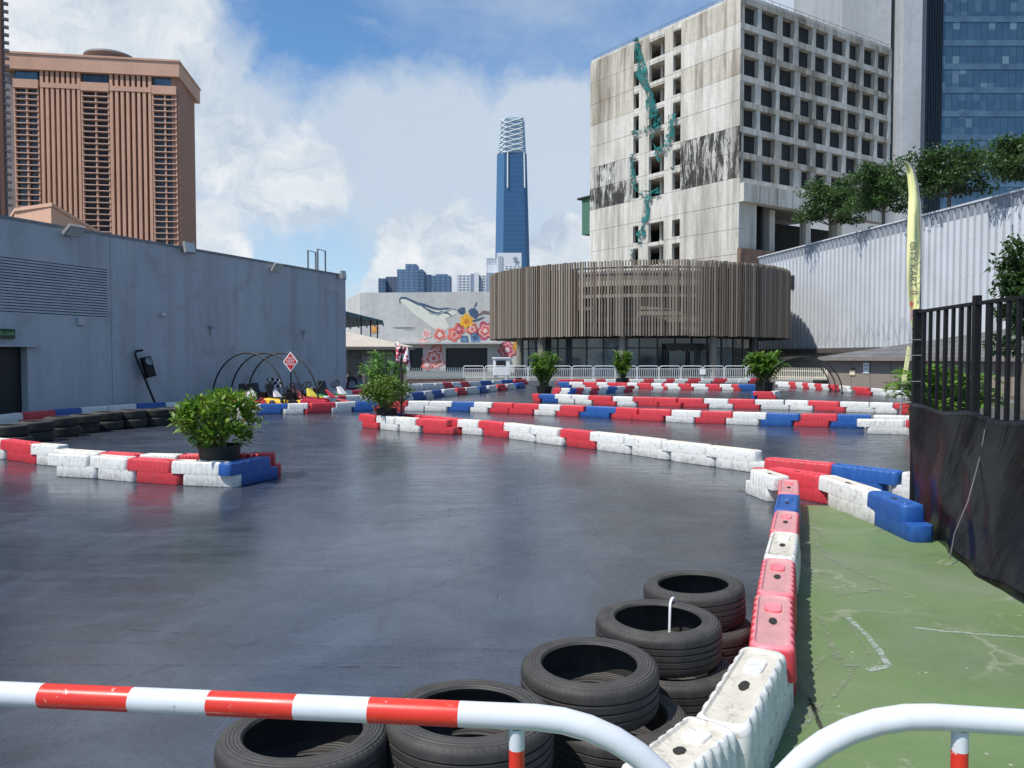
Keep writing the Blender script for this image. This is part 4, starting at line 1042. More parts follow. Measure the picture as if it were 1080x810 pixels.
# ================================================================ pavilion
PC = Vector((11.42, 71.6, 0)); PR = 13.4
pav = empty('round_pavilion', PC, 0, 'round pavilion wrapped in vertical brown timber slats above a glazed ground floor', 'building')
ZB, ZTOP = 3.25, 8.85
def slatmat(): 
    m = N('timber_slats', .75, .25)
    r = m.island()
    c = m.ramp(r, [(0, (.08, .059, .044)), (.25, (.165, .126, .096)), (.5, (.265, .213, .165)), (.7, (.17, .144, .119)), (.85, (.345, .287, .228)), (1, (.12, .092, .073))])
    c = m.mix(m.ramp(m.noise(m.world((3, 3, .5)), 2, 6, .7), [(.4, 0.0), (.8, .5)]), c, (.275, .24, .2))
    m.set('Base Color', c); return m.mat
mb = MB(); ns = 380
rg = random.Random(3)
for i in range(ns):
    a = 2 * PI * i / ns + rg.uniform(-.002, .002); w = rg.choice([.09, .12, .15])
    mb.box((PR * math.cos(a), PR * math.sin(a), (ZB + ZTOP) / 2 + rg.uniform(-.02, .06)), (.16, w, ZTOP - ZB + .1), a)
mb.build('slat_screen', slatmat(), pav)
M_PDARK = flat('dark_bronze', (.03, .026, .024), .5); M_BACK = flat('screen_backing', (.075, .058, .046), .9, .2)
mb = MB()
for z0, z1, r0, r1 in ((ZB - .02, ZB + .16, PR - .14, PR - .3), (ZTOP - .5, ZTOP - .38, PR - .14, PR - .22), (5.1, 5.22, PR - .14, PR - .22)):
    mb.lathe([(r0, z0), (r0, z1), (r1, z1), (r1, z0)], 120, closed=True)
mb.build('screen_ring', M_PDARK, pav)
# backing behind the slats, open in the middle of the track side
mb = MB(); A = lambda px: math.atan2(-math.sqrt(max(0, 1 - ((px - 675) / 159) ** 2)), (px - 675) / 159)
aL, aR = A(597), A(712)
mb.lathe([(PR - .45, ZB), (PR - .45, ZTOP - .45)], 80, a0=aR, a1=aL + 2 * PI); mb.build('screen_backing', M_BACK, pav)
M_BAND = flat('pale_render_band', (.36, .33, .29), .8)
mb = MB()
for z0, z1 in ((ZB + .2, ZB + .75), (4.35, 4.75), (6.3, 6.55), (7.2, 7.6)): mb.lathe([(PR - 1.9, z0), (PR - 1.9, z1), (PR - 2.2, z1), (PR - 2.2, z0)], 90, closed=True, a0=aL - .05, a1=aR + .05)
mb.build('wall_band', M_BAND, pav)
mb = MB(); mb.lathe([(PR - 2.3, ZB), (PR - 2.3, 8.2)], 80, mi=0); mb.build('inner_wall', flat('inner_wall', (.2, .17, .145), .85, .2), pav)
mb = MB(); a0_, a1_ = A(606), A(652); mb.lathe([(PR - 2.22, 4.9), (PR - 2.22, 6.2), (PR - 2.28, 6.2), (PR - 2.28, 4.9)], 20, closed=True, a0=a0_, a1=a1_); mb.build('upper_window', flat('dark_window', (.012, .013, .015), .2), pav)
a0_, a1_ = A(655), A(700); mb = MB(); mb.lathe([(PR - 2.22, 4.9), (PR - 2.22, 6.2), (PR - 2.26, 6.2), (PR - 2.26, 4.9)], 20, closed=True, a0=a0_, a1=a1_); mb.build('upper_panel', M_BAND, pav)
mb = MB(); mb.lathe([(0, ZB - .02), (PR - .32, ZB - .02), (PR - .32, ZB + .14), (0, ZB + .14)], 90); mb.build('soffit', flat('soffit_dark', (.035, .03, .028), .8), pav)
mb = MB(); mb.lathe([(0, 8.2), (PR - 2.2, 8.2), (PR - 2.2, 8.4), (0, 8.4)], 90); mb.build('roof', flat('roof_grey', (.2, .2, .2), .8), pav)
GR = PR - 2.6
M_PGLS = [glassmat('pavilion_glass_%d' % k, c, .07, .8, .5, .8) for k, c in enumerate(((.04, .055, .065), (.10, .14, .165), (.15, .19, .21), (.07, .09, .1)))]  # paler panes carry light-blue reflections in their base colour
ng = 48
for i in range(ng):
    a0_, a1_ = 2*PI*i/ng, 2*PI*(i+1)/ng
    if math.sin((a0_ + a1_) / 2) > .25: continue
    p0 = Vector((GR*math.cos(a0_), GR*math.sin(a0_), 0)); p1 = Vector((GR*math.cos(a1_), GR*math.sin(a1_), 0)); mid = (p0 + p1) / 2; L = (p1 - p0).length; an = math.atan2(p1.y - p0.y, p1.x - p0.x)
    mb = MB(); mb.box(mid + Vector((0, 0, 1.62)), (L - .1, .02, 3.1), an); g = mb.build('glass_panel', M_PGLS[(i * 7 + i // 3) % 4], pav)
    mb = MB(); mb.box(p0 + Vector((0, 0, 1.62)), (.1, .14, 3.22), an)
    for z in (.1, 2.35, 3.15): mb.box(mid + Vector((0, 0, z)), (L - .1, .1, .09), an)
    mb.build('mullion', M_PDARK, g)
    if i in (35, 38): 
        mb = MB(); mb.box(mid * .985 + Vector((0, 0, 1.1)), (L * .7, .03, 1.9), an); mb.build('poster', flat('window_poster_%d' % i, (.3, .12, .08) if i == 35 else (.22, .3, .42), .5, .4, 1.5), g)
mb = MB(); mb.lathe([(GR - 3.5, 0), (GR - 3.5, 3.2)], 48); mb.build('core_wall', flat('core_wall', (.1, .085, .07), .8, .4, .4), pav)
# entrance doors
da = A(708); dc = Vector((GR * math.cos(da), GR * math.sin(da), 0)) * 1.035; dn = math.atan2(dc.y, dc.x) + PI/2
dd = Vector((math.cos(dn), math.sin(dn), 0))
mb = MB()
for x in (-1.75, 0, 1.75): mb.box(dc + dd * x + Vector((0, 0, 1.35)), (.16, .2, 2.7), dn)
mb.box(dc + Vector((0, 0, 2.45)), (3.34, .18, .5), dn); mb.box(dc + Vector((0, 0, .06)), (3.3, .16, .1), dn)
en = mb.build('entrance_frame', flat('entrance_black', (.008, .008, .008), .4), pav)
for x in (-.88, .88):
    mb = MB(); mb.box(dc + dd * x + Vector((0, 0, 1.15)), (1.3, .03, 1.9), dn); mb.build('door', glassmat('door_glass', (.07, .09, .1), .08), en)
mc = flat('column_greybrown', (.2, .18, .15), .7)
for i, px in enumerate((548, 571, 656, 752, 794.5)):
    r_ = (px - 540) / 815; 
    # ray against the column circle
    R_ = PR - .75; bq = r_ * PC.x + PC.y; aq = r_ * r_ + 1; cq = PC.x**2 + PC.y**2 - R_**2; y = (bq - math.sqrt(bq*bq - aq*cq)) / aq if bq*bq > aq*cq else PC.y - .5
    mb = MB(); mb.lathe([(.26, 0), (.26, ZB)], 20, (r_ * y - PC.x, y - PC.y, 0)); mb.build('column', M_PDARK if px > 780 else mc, pav, 40)

# ================================================================ mural building
MF = Face(((380-540)/815*88, 88), ((600-540)/815*86, 86))
mz = 1.6 + 68 * 88 / 815
mur = empty('mural_building', MF.pt(0, 0), 0, 'pale concrete building painted with a whale and flowers mural above dark doorways', 'building')
mo = MF.pt(0, 0)
M_MW = concrete('pale_painted_concrete', (.55, .55, .53), (.45, .45, .43), (.33, .32, .3), .3, 0, .2, 1.0, .1)
M_MK = flat('opening_black', (.012, .012, .014), .5)
d1a, d1b, d2a, d2b = MF.s(431.5), MF.s(446), MF.s(470), MF.s(514); dzt = 1.6 + 10 * 87 / 815; sg_ = MF.sz(400, 362)[1]
mb = MB()
mb.fbox(MF, 0, MF.len, dzt, mz, -.4, 0); mb.fbox(MF, 0, d1a, 0, dzt, -.4, 0); mb.fbox(MF, d1b, d2a, 0, dzt, -.4, 0); mb.fbox(MF, d2b, MF.len, 0, dzt, -.4, 0)
put(mb, 'wall', M_MW, mur, mo)
mb = MB(); mb.hexa([MF.pt(0, 0, -.01), MF.pt(-.0, 0, -.41), PD(367, 377, 100) * 1 - Vector((.0, 0, 1.6)), PD(366, 377, 99) - Vector((0, 0, 1.6))], [MF.pt(0, mz - .003, -.01), MF.pt(0, mz - .003, -.41), PD(367, 377, 100) + Vector((0, 0, mz - 1.6 - .003)), PD(366, 377, 99) + Vector((0, 0, mz - 1.6 - .003))])
put(mb, 'side_wall', M_MW, mur, mo)
mb = MB(); mb.fbox(MF, 0, MF.len, mz - .3, mz - .1, -.41, -14); put(mb, 'roof', M_MW, mur, mo)
for a, b in ((d1a, d1b), (d2a, d2b)):
    mb = MB(); mb.fbox(MF, a, b, 0, dzt, -.38, -.3); put(mb, 'doorway_panel', M_MK, mur, mo)  # flat black panel stands for the dark of the open doorway
mb = MB(); mb.fbox(MF, MF.s(421), MF.s(530), sg_ - .12, sg_ + .06, .002, 1.0); put(mb, 'canopy', flat('canopy_grey', (.4, .4, .4), .6), mur, mo)
def mpoly(name, pts, mat, o=.01, label=None):
    mb = MB(); q = [MF.pt(*MF.sz(*p), o) for p in pts]; mb.prism(q, MF.pt(0, 0, .012) - MF.pt(0, 0, 0)); r = put(mb, name, mat, mur, mo); 
    if label: r['label'] = label
    return r
P_NAVY = flat('mural_navy', (.05, .09, .17), .8, .4, 2.5); P_PALE = flat('mural_pale_cream', (.62, .62, .54), .8, .06, 1.5); P_ORNG = flat('mural_orange', (.72, .36, .03), .8, .25, 3)
P_RED = flat('mural_coral', (.55, .12, .1), .8, .45, 2.5); P_PINK = flat('mural_pink', (.62, .3, .27), .8, .35, 2); P_TEAL = flat('mural_blue', (.1, .2, .33), .8, .4, 2); P_MAG = flat('mural_magenta', (.42, .06, .14), .8, .4, 2); P_YEL = flat('mural_gold', (.6, .4, .12), .8, .4, 2)
wh = mpoly('mural_whale_belly', [(421, 316), (430, 315.5), (445, 323), (460, 328), (478, 326), (482, 331), (470, 336), (474, 345), (468, 349), (458, 347), (450, 341), (436, 331)], P_PALE, .01)
def stroke(name, pts, w, mat, o=.03):
    Q = []; n = len(pts)
    L, R_ = [], []
    for i, p in enumerate(pts):
        a = Vector(pts[max(i-1, 0)]); b = Vector(pts[min(i+1, n-1)]); t = (b - a).normalized(); k = w * (1 - .7 * abs(2 * i / (n - 1) - 1))
        L.append((p[0] - t.y * k, p[1] + t.x * k)); R_.append((p[0] + t.y * k, p[1] - t.x * k))
    return mpoly(name, L + R_[::-1], mat, o)
stroke('mural_outline', [(422, 320), (421.3, 316), (423.5, 313.6), (428, 314.2), (435, 317.5), (441, 320.5), (448, 321.5), (455, 324), (463, 326), (471, 325), (478, 326)], 1.3, P_NAVY)
stroke('mural_outline', [(443, 321), (450, 326), (456, 329), (462, 331), (466, 329), (472, 330), (476, 333)], 1.5, P_NAVY, .035)
stroke('mural_outline', [(452, 330), (462, 331.5), (470, 328), (476, 326), (481, 325)], .9, flat('mural_grey', (.32, .36, .38), .8, .2, 2), .04)
mpoly('mural_bird', [(482, 327), (486, 324.5), (490, 324), (491, 330), (487, 331.5), (484, 330)], P_NAVY, .03)
mpoly('mural_bird', [(494, 328), (497, 325), (501, 325), (504, 328), (505, 332), (502, 336), (497, 334), (495, 331)], P_NAVY, .03)
stroke('mural_outline', [(500, 324), (502, 321), (503, 318.5)], .8, P_NAVY)
stroke('mural_outline', [(505, 332), (510, 329), (516, 330), (522, 328)], 2.0, flat('mural_brown', (.2, .13, .12), .8, .3, 2), .03)
stroke('mural_outline', [(497, 339), (504, 337), (511, 334)], .8, P_NAVY, .04)
def flower(cx, cy, r, cols, n=6, k=0, o=.03):
    r *= 1.2
    for j, (f, mt) in enumerate(cols):
        pts = []
        for i in range(n * 8):
            a = 2 * PI * i / (n * 8); rr = r * f * (.72 + .28 * abs(math.sin(n * a / 2 + k)) + .06 * math.sin(3 * a + k))
            pts.append((cx + rr * math.cos(a), cy + rr * math.sin(a)))
        mpoly('mural_flower', pts, mt, o + .012 * j)
P_W2 = flat('mural_blush', (.66, .5, .47), .8, .2, 2)
flower(492, 339, 7.2, [(1, P_YEL), (.8, P_ORNG), (.35, flat('mural_deep_orange', (.55, .2, .02), .8))], 6)
flower(464, 353, 6.2, [(1, P_PINK), (.75, P_RED), (.4, P_W2)], 5, .4); flower(479, 353, 6.5, [(1, P_RED), (.6, P_PINK), (.3, P_RED)], 5, 1.1); flower(484, 347, 5.5, [(1, P_RED), (.6, P_MAG), (.35, P_PINK)], 5, .2)
flower(498, 347, 5.8, [(1, P_RED), (.55, P_W2), (.3, P_RED)], 5, .7); flower(512, 349, 8.5, [(1, P_MAG), (.75, P_PINK), (.5, P_RED), (.25, P_W2)], 5, .3); flower(501, 356, 5, [(1, P_TEAL), (.5, P_NAVY)], 4, .5); flower(490, 358, 4, [(1, P_NAVY), (.6, P_TEAL)], 4)
flower(450, 352, 4.5, [(1, P_W2), (.6, P_PINK)], 5); flower(446, 362, 4.5, [(1, P_PINK), (.6, P_W2)], 6, .2); flower(457.5, 378, 10.5, [(1, P_PINK), (.82, P_W2), (.66, P_RED), (.5, P_PINK), (.34, P_W2), (.2, P_RED)], 7, .2); flower(451, 384, 6, [(1, P_RED), (.7, P_PINK), (.4, P_W2)], 6); flower(461, 367, 5, [(1, P_RED), (.6, P_PINK)], 5)
flower(535, 369, 8.5, [(1, P_MAG), (.8, P_PINK), (.55, P_MAG), (.3, P_W2)], 7, .3); flower(545, 366, 6, [(1, P_YEL), (.6, P_ORNG)], 5); flower(556, 370, 8, [(1, P_ORNG), (.65, P_YEL), (.35, P_RED)], 6); flower(556, 383, 7, [(1, P_YEL), (.6, P_ORNG)], 6, .4); flower(553, 376, 5, [(1, P_TEAL), (.6, P_NAVY)], 5)
flower(395, 347, 4.2, [(1, P_ORNG), (.7, P_PINK), (.45, P_ORNG)], 5)
stroke('mural_lettering', [(414, 345.2), (420, 345.5), (432, 345.4), (438, 345.6)], .5, flat('mural_script', (.2, .2, .2), .8)); stroke('mural_lettering', [(425, 347.4), (437, 347.6)], .35, P_NAVY)
# white machine by the mural
q = PD(529, 385, 60); r = empty('white_kiosk', (q.x, q.y, 0), .1, 'small white ticket kiosk with a dark window beside the mural', 'kiosk')
mb = MB(); mb.box((0, 0, .85), (1.25, .9, 1.3)); bevel(mb.build('body', M_WST, r), .05); mb = MB(); mb.box((-.1, -.46, 1.15), (.75, .02, .45)); mb.build('window', M_MK, r); mb = MB(); mb.box((0, 0, 1.55), (1.4, 1.05, .12)); bevel(mb.build('roof', M_WST, r), .03)
for s_ in (-1, 1): mb = MB(); mb.box((s_ * .45, 0, .1), (.2, .7, .2)); mb.build('leg', M_BLACK, r)
# dark waste bin near it
q = PD(547, 392, 57); r = empty('waste_bin', (q.x, q.y, 0), 0, 'dark bin standing beside the white ticket kiosk', 'bin'); mb = MB(); mb.lathe([(0, 0), (.24, 0), (.3, .8), (.27, .82), (0, .8)], 16); mb.build('drum', M_BLACKP, r, 40); mb = MB(); mb.lathe([(.33, .81), (.31, .9), (.1, .96), (0, .97)], 16); mb.build('lid', flat('bin_lid', (.05, .05, .05), .5), r, 40)

# ================================================================ beige booth and teal awning past the grey wall
booth = empty('beige_booth', PD(366, 377, 42) - Vector((0, 0, 1.6)), 0, 'beige booth with a low sloping roof past the end of the grey wall', 'booth'); qo = booth.location.copy()
BF = Face((PD(356, 377, 41.5).x, 41.5), (PD(428, 377, 42.1).x, 42.1))
ez = 1.6 + 11.5 * 41 / 815; M_BT = flat('beige_render', (.22, .19, .155), .75, .12, 1); M_BR = flat('cream_roof_tiles', (.42, .375, .315), .8, .12, 2)
mb = MB(); mb.fbox(BF, 0, BF.len, 0, ez - .003, -4, 0); put(mb, 'wall', M_BT, booth, qo)
mb = MB(); P = BF.pt; zr = 1.6 + 30 * 44 / 815
mb.hexa([P(-.4, ez, .5), P(BF.len + .4, ez, .5), P(BF.len + .4, ez, -4.5), P(-.4, ez, -4.5)], [P(-.4, zr, -1.8), P(-.3, zr, -1.8), P(-.3, zr, -2.2), P(-.4, zr, -2.2)]); put(mb, 'roof', M_BR, booth, qo)
mb = MB(); mb.fbox(BF, -.45, BF.len + .45, ez - .16, ez - .004, .003, .55); put(mb, 'fascia', flat('fascia_brown', (.13, .115, .1), .7), booth, qo)
M_CUR = flat('taupe_curtain', (.17, .145, .12), .9, .4, 5)
for a, b in ((366, 382), (384, 418)):
    mb = MB(); mb.fbox(BF, BF.s(a), BF.s(b), .15, ez - .5, .005, .05); put(mb, 'panel', M_CUR if a < 370 else flat('booth_panel', (.3, .28, .24), .7), booth, qo)
for s_ in (366, 383, 419, 427):
    mb = MB(); mb.fbox(BF, BF.s(s_) - .08, BF.s(s_) + .08, 0, ez - .16, .052, .16); put(mb, 'post', M_BT, booth, qo)
M_TEAL = flat('teal_awning', (.025, .095, .125), .5, .15, 3)
aw = empty('teal_awning', PD(360, 377, 52) - Vector((0, 0, 1.6)), 0, 'dark teal awning projecting past the end of the grey wall on thin posts', 'awning'); ao = aw.location.copy()
a1, a2, a3, a4 = PD(352, 325, 49), PD(404, 338, 50.5), PD(404, 340.5, 57), PD(352, 345, 56)
mb = MB(); mb.hexa([a1 - Vector((0,0,.12)), a2 - Vector((0,0,.12)), a3 - Vector((0,0,.12)), a4 - Vector((0,0,.12))], [a1, a2, a3, a4]); put(mb, 'sheet', M_TEAL, aw, ao)
for k in range(7):
    u = k / 6; mb = MB(); s_ = a1.lerp(a2, u) - Vector((0, 0, .2)); e_ = a4.lerp(a3, u) - Vector((0, 0, .9 - .55 * u)); mb.tube([s_, a4.lerp(a3, u) - Vector((0, 0, .2))], .06, 6); put(mb, 'rafter', M_TEAL, aw, ao)
for px in (374, 384.5, 392):
    t = (px - 352) / 52; b = a1.lerp(a2, t) + Vector((0, 2, 0)); mb = MB(); mb.tube([(b.x, b.y, 0), (b.x, b.y, b.z - .1)], .05, 6); put(mb, 'post', M_TEAL, aw, ao)

# ================================================================ corrugated wall on the far right
CW = Face((25.6, 78.5), (31.35, 47.3)); cz = 1.6 + 107 * 78.5 / 815
CL = CW.s(1080)
cor = empty('corrugated_wall', CW.pt(0, 0), 0, 'tall white ribbed metal wall with dark recesses under its coping below the terrace trees', 'wall'); co = CW.pt(0, 0)
M_COR = N('white_ribbed_metal', .45, .4); w_ = M_COR.world(); 
c_ = M_COR.ramp(M_COR.noise(w_, .3, 6), [(.3, (.50, .52, .55)), (.7, (.6, .62, .65))]); c_ = M_COR.mix(M_COR.ramp(M_COR.noise(M_COR.world((1, 1, .05)), 1.4, 7, .7), [(.55, 0.0), (.75, .3)]), c_, (.36, .38, .4)); M_COR.set('Base Color', c_)
mb = MB(); s = -1.2; S1 = CW.len + 10; pr = []; PER = .6
while s < S1:
    pr += [(s, -.1), (s + .21, -.1), (s + .23, .13), (s + .57, .13), (s + .59, -.1)]; s += PER
b = len(mb.v); zb = 2.35
for q in pr:
    mb.v.append(tuple(CW.pt(q[0], zb, q[1]))); mb.v.append(tuple(CW.pt(q[0], cz - .12, q[1])))
for i in range(len(pr) - 1): mb.f.append((2*i, 2*i+2, 2*i+3, 2*i+1)); mb.m.append(0)
for z in (4.7, 7.2, 9.6):
    mb.fbox(CW, -1.2, S1, z, z + .03, .0, .006)
put(mb, 'ribbed_sheet', M_COR.mat, cor, co)
M_RECESS = flat('recess_shade', (.2, .225, .26), .5)
mb = MB(); mb.fbox(CW, -1.25, S1, cz - .12, cz, -.5, .20); put(mb, 'coping', flat('coping_pale', (.5, .52, .54), .5), cor, co)
s = -1.2 + .21
mb = MB()
while s < S1: mb.fbox(CW, s + .0, s + .36, cz - .95, cz - .122, .131, .14); s += PER
put(mb, 'recess_strip', M_RECESS, cor, co)  # dark strips on the ribs paint the shade of open recesses
mb = MB(); mb.fbox(CW, -1.3, S1, 0, 2.0, -.5, -.05); put(mb, 'base_wall', flat('cream_render', (.62, .58, .5), .8, .08, .5), cor, co)
mb = MB(); mb.fbox(CW, -1.3, S1, 2.0, 2.4, -.3, .9); put(mb, 'ledge', flat('ledge_dark', (.09, .085, .08), .7), cor, co)
mb = MB()
for i in range(12):
    s0 = CW.s(846) + i * 1.35; z0 = 2.45; h = .3 + i * .13
    mb.tube([CW.pt(s0, z0 + .1, .22), CW.pt(s0 - .55, z0 + h * .9 + .4, .25)], .013, 5); mb.tube([CW.pt(s0, z0 + h * .4, .22), CW.pt(s0 + .5, z0 + h * .8 + .9, .25)], .013, 5)
put(mb, 'tie_rod', flat('tie_rod_grey', (.26, .27, .29), .5), cor, co)
mb = MB(); mb.fbox(CW, CW.s(834.5), CW.s(838.5), 1.6 + 72 * 74 / 815, 1.6 + 85 * 74 / 815, .18, .24); put(mb, 'wall_window', flat('slit_window', (.02, .022, .03), .3), cor, co)
sheet('terrace_ground', [CW.pt(-2, 0, -.5).to_tuple()[:2], CW.pt(S1, 0, -.5).to_tuple()[:2], (90, 38), (120, 160), (34, 160)], cz - .6, flat('terrace_paving', (.25, .24, .22), .9))
# hose reel
s_, z_ = CW.sz(875.5, 384); r = empty('hose_reel', CW.pt(s_, z_, .0), CW.ang + PI, 'round red hose reel on the cream wall beyond the picket fence', 'hose reel')
mb = MB(); mb.lathe([(0, 0), (.42, 0), (.46, .03), (.46, .22), (.42, .25), (.14, .25), (.12, .2), (0, .2)], 24); mb.v = [tuple(Matrix.Rotation(PI/2 if CW.n.dot(Vector((-math.sin(CW.ang), math.cos(CW.ang)))) < 0 else PI/2, 3, 'X') @ Vector(v)) for v in mb.v]
mb.v = [(x, -abs(y) if True else y, z) for x, y, z in mb.v]; rr_ = mb.build('drum', flat('reel_red', (.5, .03, .03), .4), r, 40)
mb = MB(); mb.box((0, .03, -.6), (.2, .05, .5)); mb.build('bracket', flat('reel_bracket', (.35, .05, .05), .5), r)

# ================================================================ brown kiosk with tiled roof
KF = Face((PD(873.5, 377, 38.2).x, 38.2), (PD(1085, 377, 29.2).x, 29.2))
kz = 1.6 - 1.0 * 37 / 815
ks = empty('brown_kiosk', KF.pt(0, 0), 0, 'long low brown panelled kiosk with a grey tiled roof behind the barriers', 'kiosk'); ko = KF.pt(0, 0)
M_KW = flat('brown_panel', (.24, .2, .165), .7, .1, .8); M_KJ = flat('panel_joint', (.12, .1, .085), .8)
KL = KF.len + 8; kz = 1.45
mb = MB(); mb.fbox(KF, 0, KL, 0, kz, -9.8, 0); put(mb, 'wall', M_KW, ks, ko)
mb = MB(); k = 1.45
while k < KL: mb.fbox(KF, k - .012, k + .012, .1, kz - .01, .001, .006); k += 1.1
put(mb, 'panel_joint', M_KJ, ks, ko)
mb = MB(); mb.fbox(KF, -.3, KL, kz, kz + .17, -10.2, .38); put(mb, 'fascia', flat('fascia_grey_brown', (.2, .175, .155), .6), ks, ko)
def rooftile():
    m = N('grey_roof_tiles', .7, .3); w = m.world()
    sx = m.node('ShaderNodeSeparateXYZ'); m.t.links.new(w, sx.inputs[0])
    z = m.math('FRACT', m.math('MULTIPLY', sx.outputs[2], 5.2))
    c = m.ramp(m.noise(w, 1.5, 6), [(.3, (.10, .095, .095)), (.7, (.17, .165, .165))])
    m.set('Base Color', m.mix(m.ramp(z, [(.0, .8), (.2, 0.0)]), c, (.04, .038, .038))); m.bump(z, .5, .03); return m.mat
kr = 3.05
mb = MB(); P = KF.pt; mb.hexa([P(-.3, kz + .172, .37), P(KL, kz + .172, .37), P(KL, kz + .172, -10.2), P(-.3, kz + .172, -10.2)], [P(7, kr, -4.9), P(KL, kr, -4.9), P(KL, kr, -5.1), P(7, kr, -5.1)]); put(mb, 'roof', rooftile(), ks, ko)
mb = MB(); mb.fbox(KF, 0, KL, 0, .12, .001, .02); put(mb, 'skirting', M_KJ, ks, ko)
s_, z_ = KF.sz(914, 388); r = empty('notice', KF.pt(s_, z_, .03), KF.ang, 'white paper notice with dark symbols on the brown kiosk', 'notice')
mb = MB(); mb.box((0, 0, 0), (.33, .012, .50)); mb.build('sheet', M_SW, r)
for x, z, w, h in ((-.07, .1, .07, .045), (.065, .1, .08, .045), (0, -.05, .21, .03)):
    mb = MB(); mb.box((x, -.01, z), (w, .006, h)); mb.build('symbol', M_BLACK, r)
s_, z_ = KF.sz(899.5, 393); r = empty('notice', KF.pt(s_, z_, .03), KF.ang, 'small cream plate below a dark fixing on the brown kiosk', 'notice')
mb = MB(); mb.box((0, 0, 0), (.31, .03, .24)); mb.build('plate', flat('cream_plate', (.7, .62, .42), .6), r); mb = MB(); mb.box((.05, -.01, .19), (.14, .05, .1)); mb.build('fixing', flat('olive_fixing', (.1, .085, .03), .7), r)

# ================================================================ yellow banners
M_YEL = flat('yellow_banner_cloth', (.75, .735, .36), .75, .05, 2); M_TXT = flat('banner_letter', (.09, .09, .08), .7)
DFl = 17.5
bn = empty('feather_banner', (PD(962, 400, DFl).x, DFl, 0), 0, 'tall yellow feather banner with a curved tip standing behind the black fence', 'banner'); bo_ = bn.location.copy()
edgeL = [(954.0, 171), (957, 186), (958.5, 205), (956.8, 240), (956.3, 275), (956.8, 300), (958.5, 318), (961, 340), (964, 362), (965, 371)]
edgeR = [(953.2, 169.6), (958, 172), (963, 180), (967, 195), (970, 215), (971, 245), (970.5, 280), (970.0, 318), (968.5, 345), (967.5, 371)]
V, F = [], []; n = 60
def ev(E, t):
    y = E[0][1] + (E[-1][1] - E[0][1]) * t
    for a, b in zip(E, E[1:]):
        if a[1] <= y <= b[1]: return a[0] + (b[0] - a[0]) * (y - a[1]) / (b[1] - a[1]), y
    return E[-1]
for i in range(n + 1):
    for k in range(9):
        l, r_ = ev(edgeL, i / n), ev(edgeR, i / n); u = k / 8
        p = PD(l[0] + (r_[0] - l[0]) * u, l[1] + (r_[1] - l[1]) * u, DFl + .05 * math.sin(u * 5 + i * .12) + (-.05 if abs(u - .35 - i / n * .5) < .07 and i > n * .25 else 0))
        V.append(tuple(p - bo_))
for i in range(n):
    for k in range(8): a = i * 9 + k; F.append((a, a + 9, a + 10, a + 1))
cl = raw_mesh('cloth', V, F, M_YEL, bn); cl.data.polygons.foreach_set('use_smooth', [True] * len(F)); cl.modifiers.new('t', 'SOLIDIFY').thickness = .004
mb = MB(); pl = [PD(x + .6, y, DFl + .03) - bo_ for x, y in edgeR] + [PD(966.5, 400, DFl) - bo_]; pl[-1].z = 0.02
mb.tube(pl, [.012] + [.02] * 6 + [.024] * (len(pl) - 7), 8); mb.build('pole', flat('grey_pole', (.25, .25, .27), .5), bn, 40)
mb = MB(); mb.lathe([(0, 0), (.3, 0), (.3, .04), (.05, .08), (.04, .3), (0, .3)], 20, (pl[-1].x, pl[-1].y, 0)); mb.build('base', M_BLACK, bn, 40)
q = PD(962.8, 279, DFl - .13) - bo_
text('lettering', 'CITY KART', .205, M_TXT, bn, q, (PI/2, PI/2 - .02, 0))
for pts, mt in (([(960.4, 306.8), (967.6, 306.8), (967.6, 307.8), (960.4, 307.8)], flat('banner_brown', (.3, .18, .12), .7)), ([(960.4, 309), (967.6, 309), (967.6, 310.6), (960.4, 310.6)], flat('banner_grey', (.3, .26, .22), .7)),
                ([(959.6, 318), (963.4, 318.4), (963, 322), (961.6, 325), (959.8, 322)], flat('banner_red', (.55, .12, .1), .7)), ([(961.3, 326), (964.2, 330), (967.2, 333.5), (965.4, 336), (962.6, 333), (960.8, 338), (960, 334)], flat('banner_pink', (.5, .25, .3), .7)),
                ([(961.4, 345), (963.8, 345), (963.6, 348), (961.6, 348)], flat('banner_violet', (.25, .16, .3), .7))):
    mb = MB(); mb.prism([PD(x, y, DFl - .10) - bo_ for x, y in pts], (0, -.004, 0)); mb.build('emblem', mt, bn)
b2 = empty('feather_banner', (PD(955, 405, 19).x, 19, 0), 0, 'short plain yellow banner leaning over beside the brown kiosk', 'banner'); bo2 = b2.location.copy()
mb = MB(); pp = [PD(951, 405, 19), PD(957.8, 364.5, 19.0), PD(960.0, 366, 19.0), PD(960.2, 374, 19), PD(955.5, 405, 19)]
mb.prism([p - bo2 for p in pp], (0, .03, 0)); mb.build('cloth', flat('pale_yellow_cloth', (.72, .7, .35), .7), b2)
mb = MB(); mb.tube([PD(958.5, 366, 19.02) - bo2, PD(951.5, 405, 19.02) - bo2, Vector((-.12, 0, .02))], .02, 6); mb.lathe([(0, 0), (.25, 0), (.25, .04), (.04, .07), (0, .07)], 14, (-.12, 0, 0)); mb.build('pole', flat('banner_pole_grey', (.25, .25, .27), .5), b2)
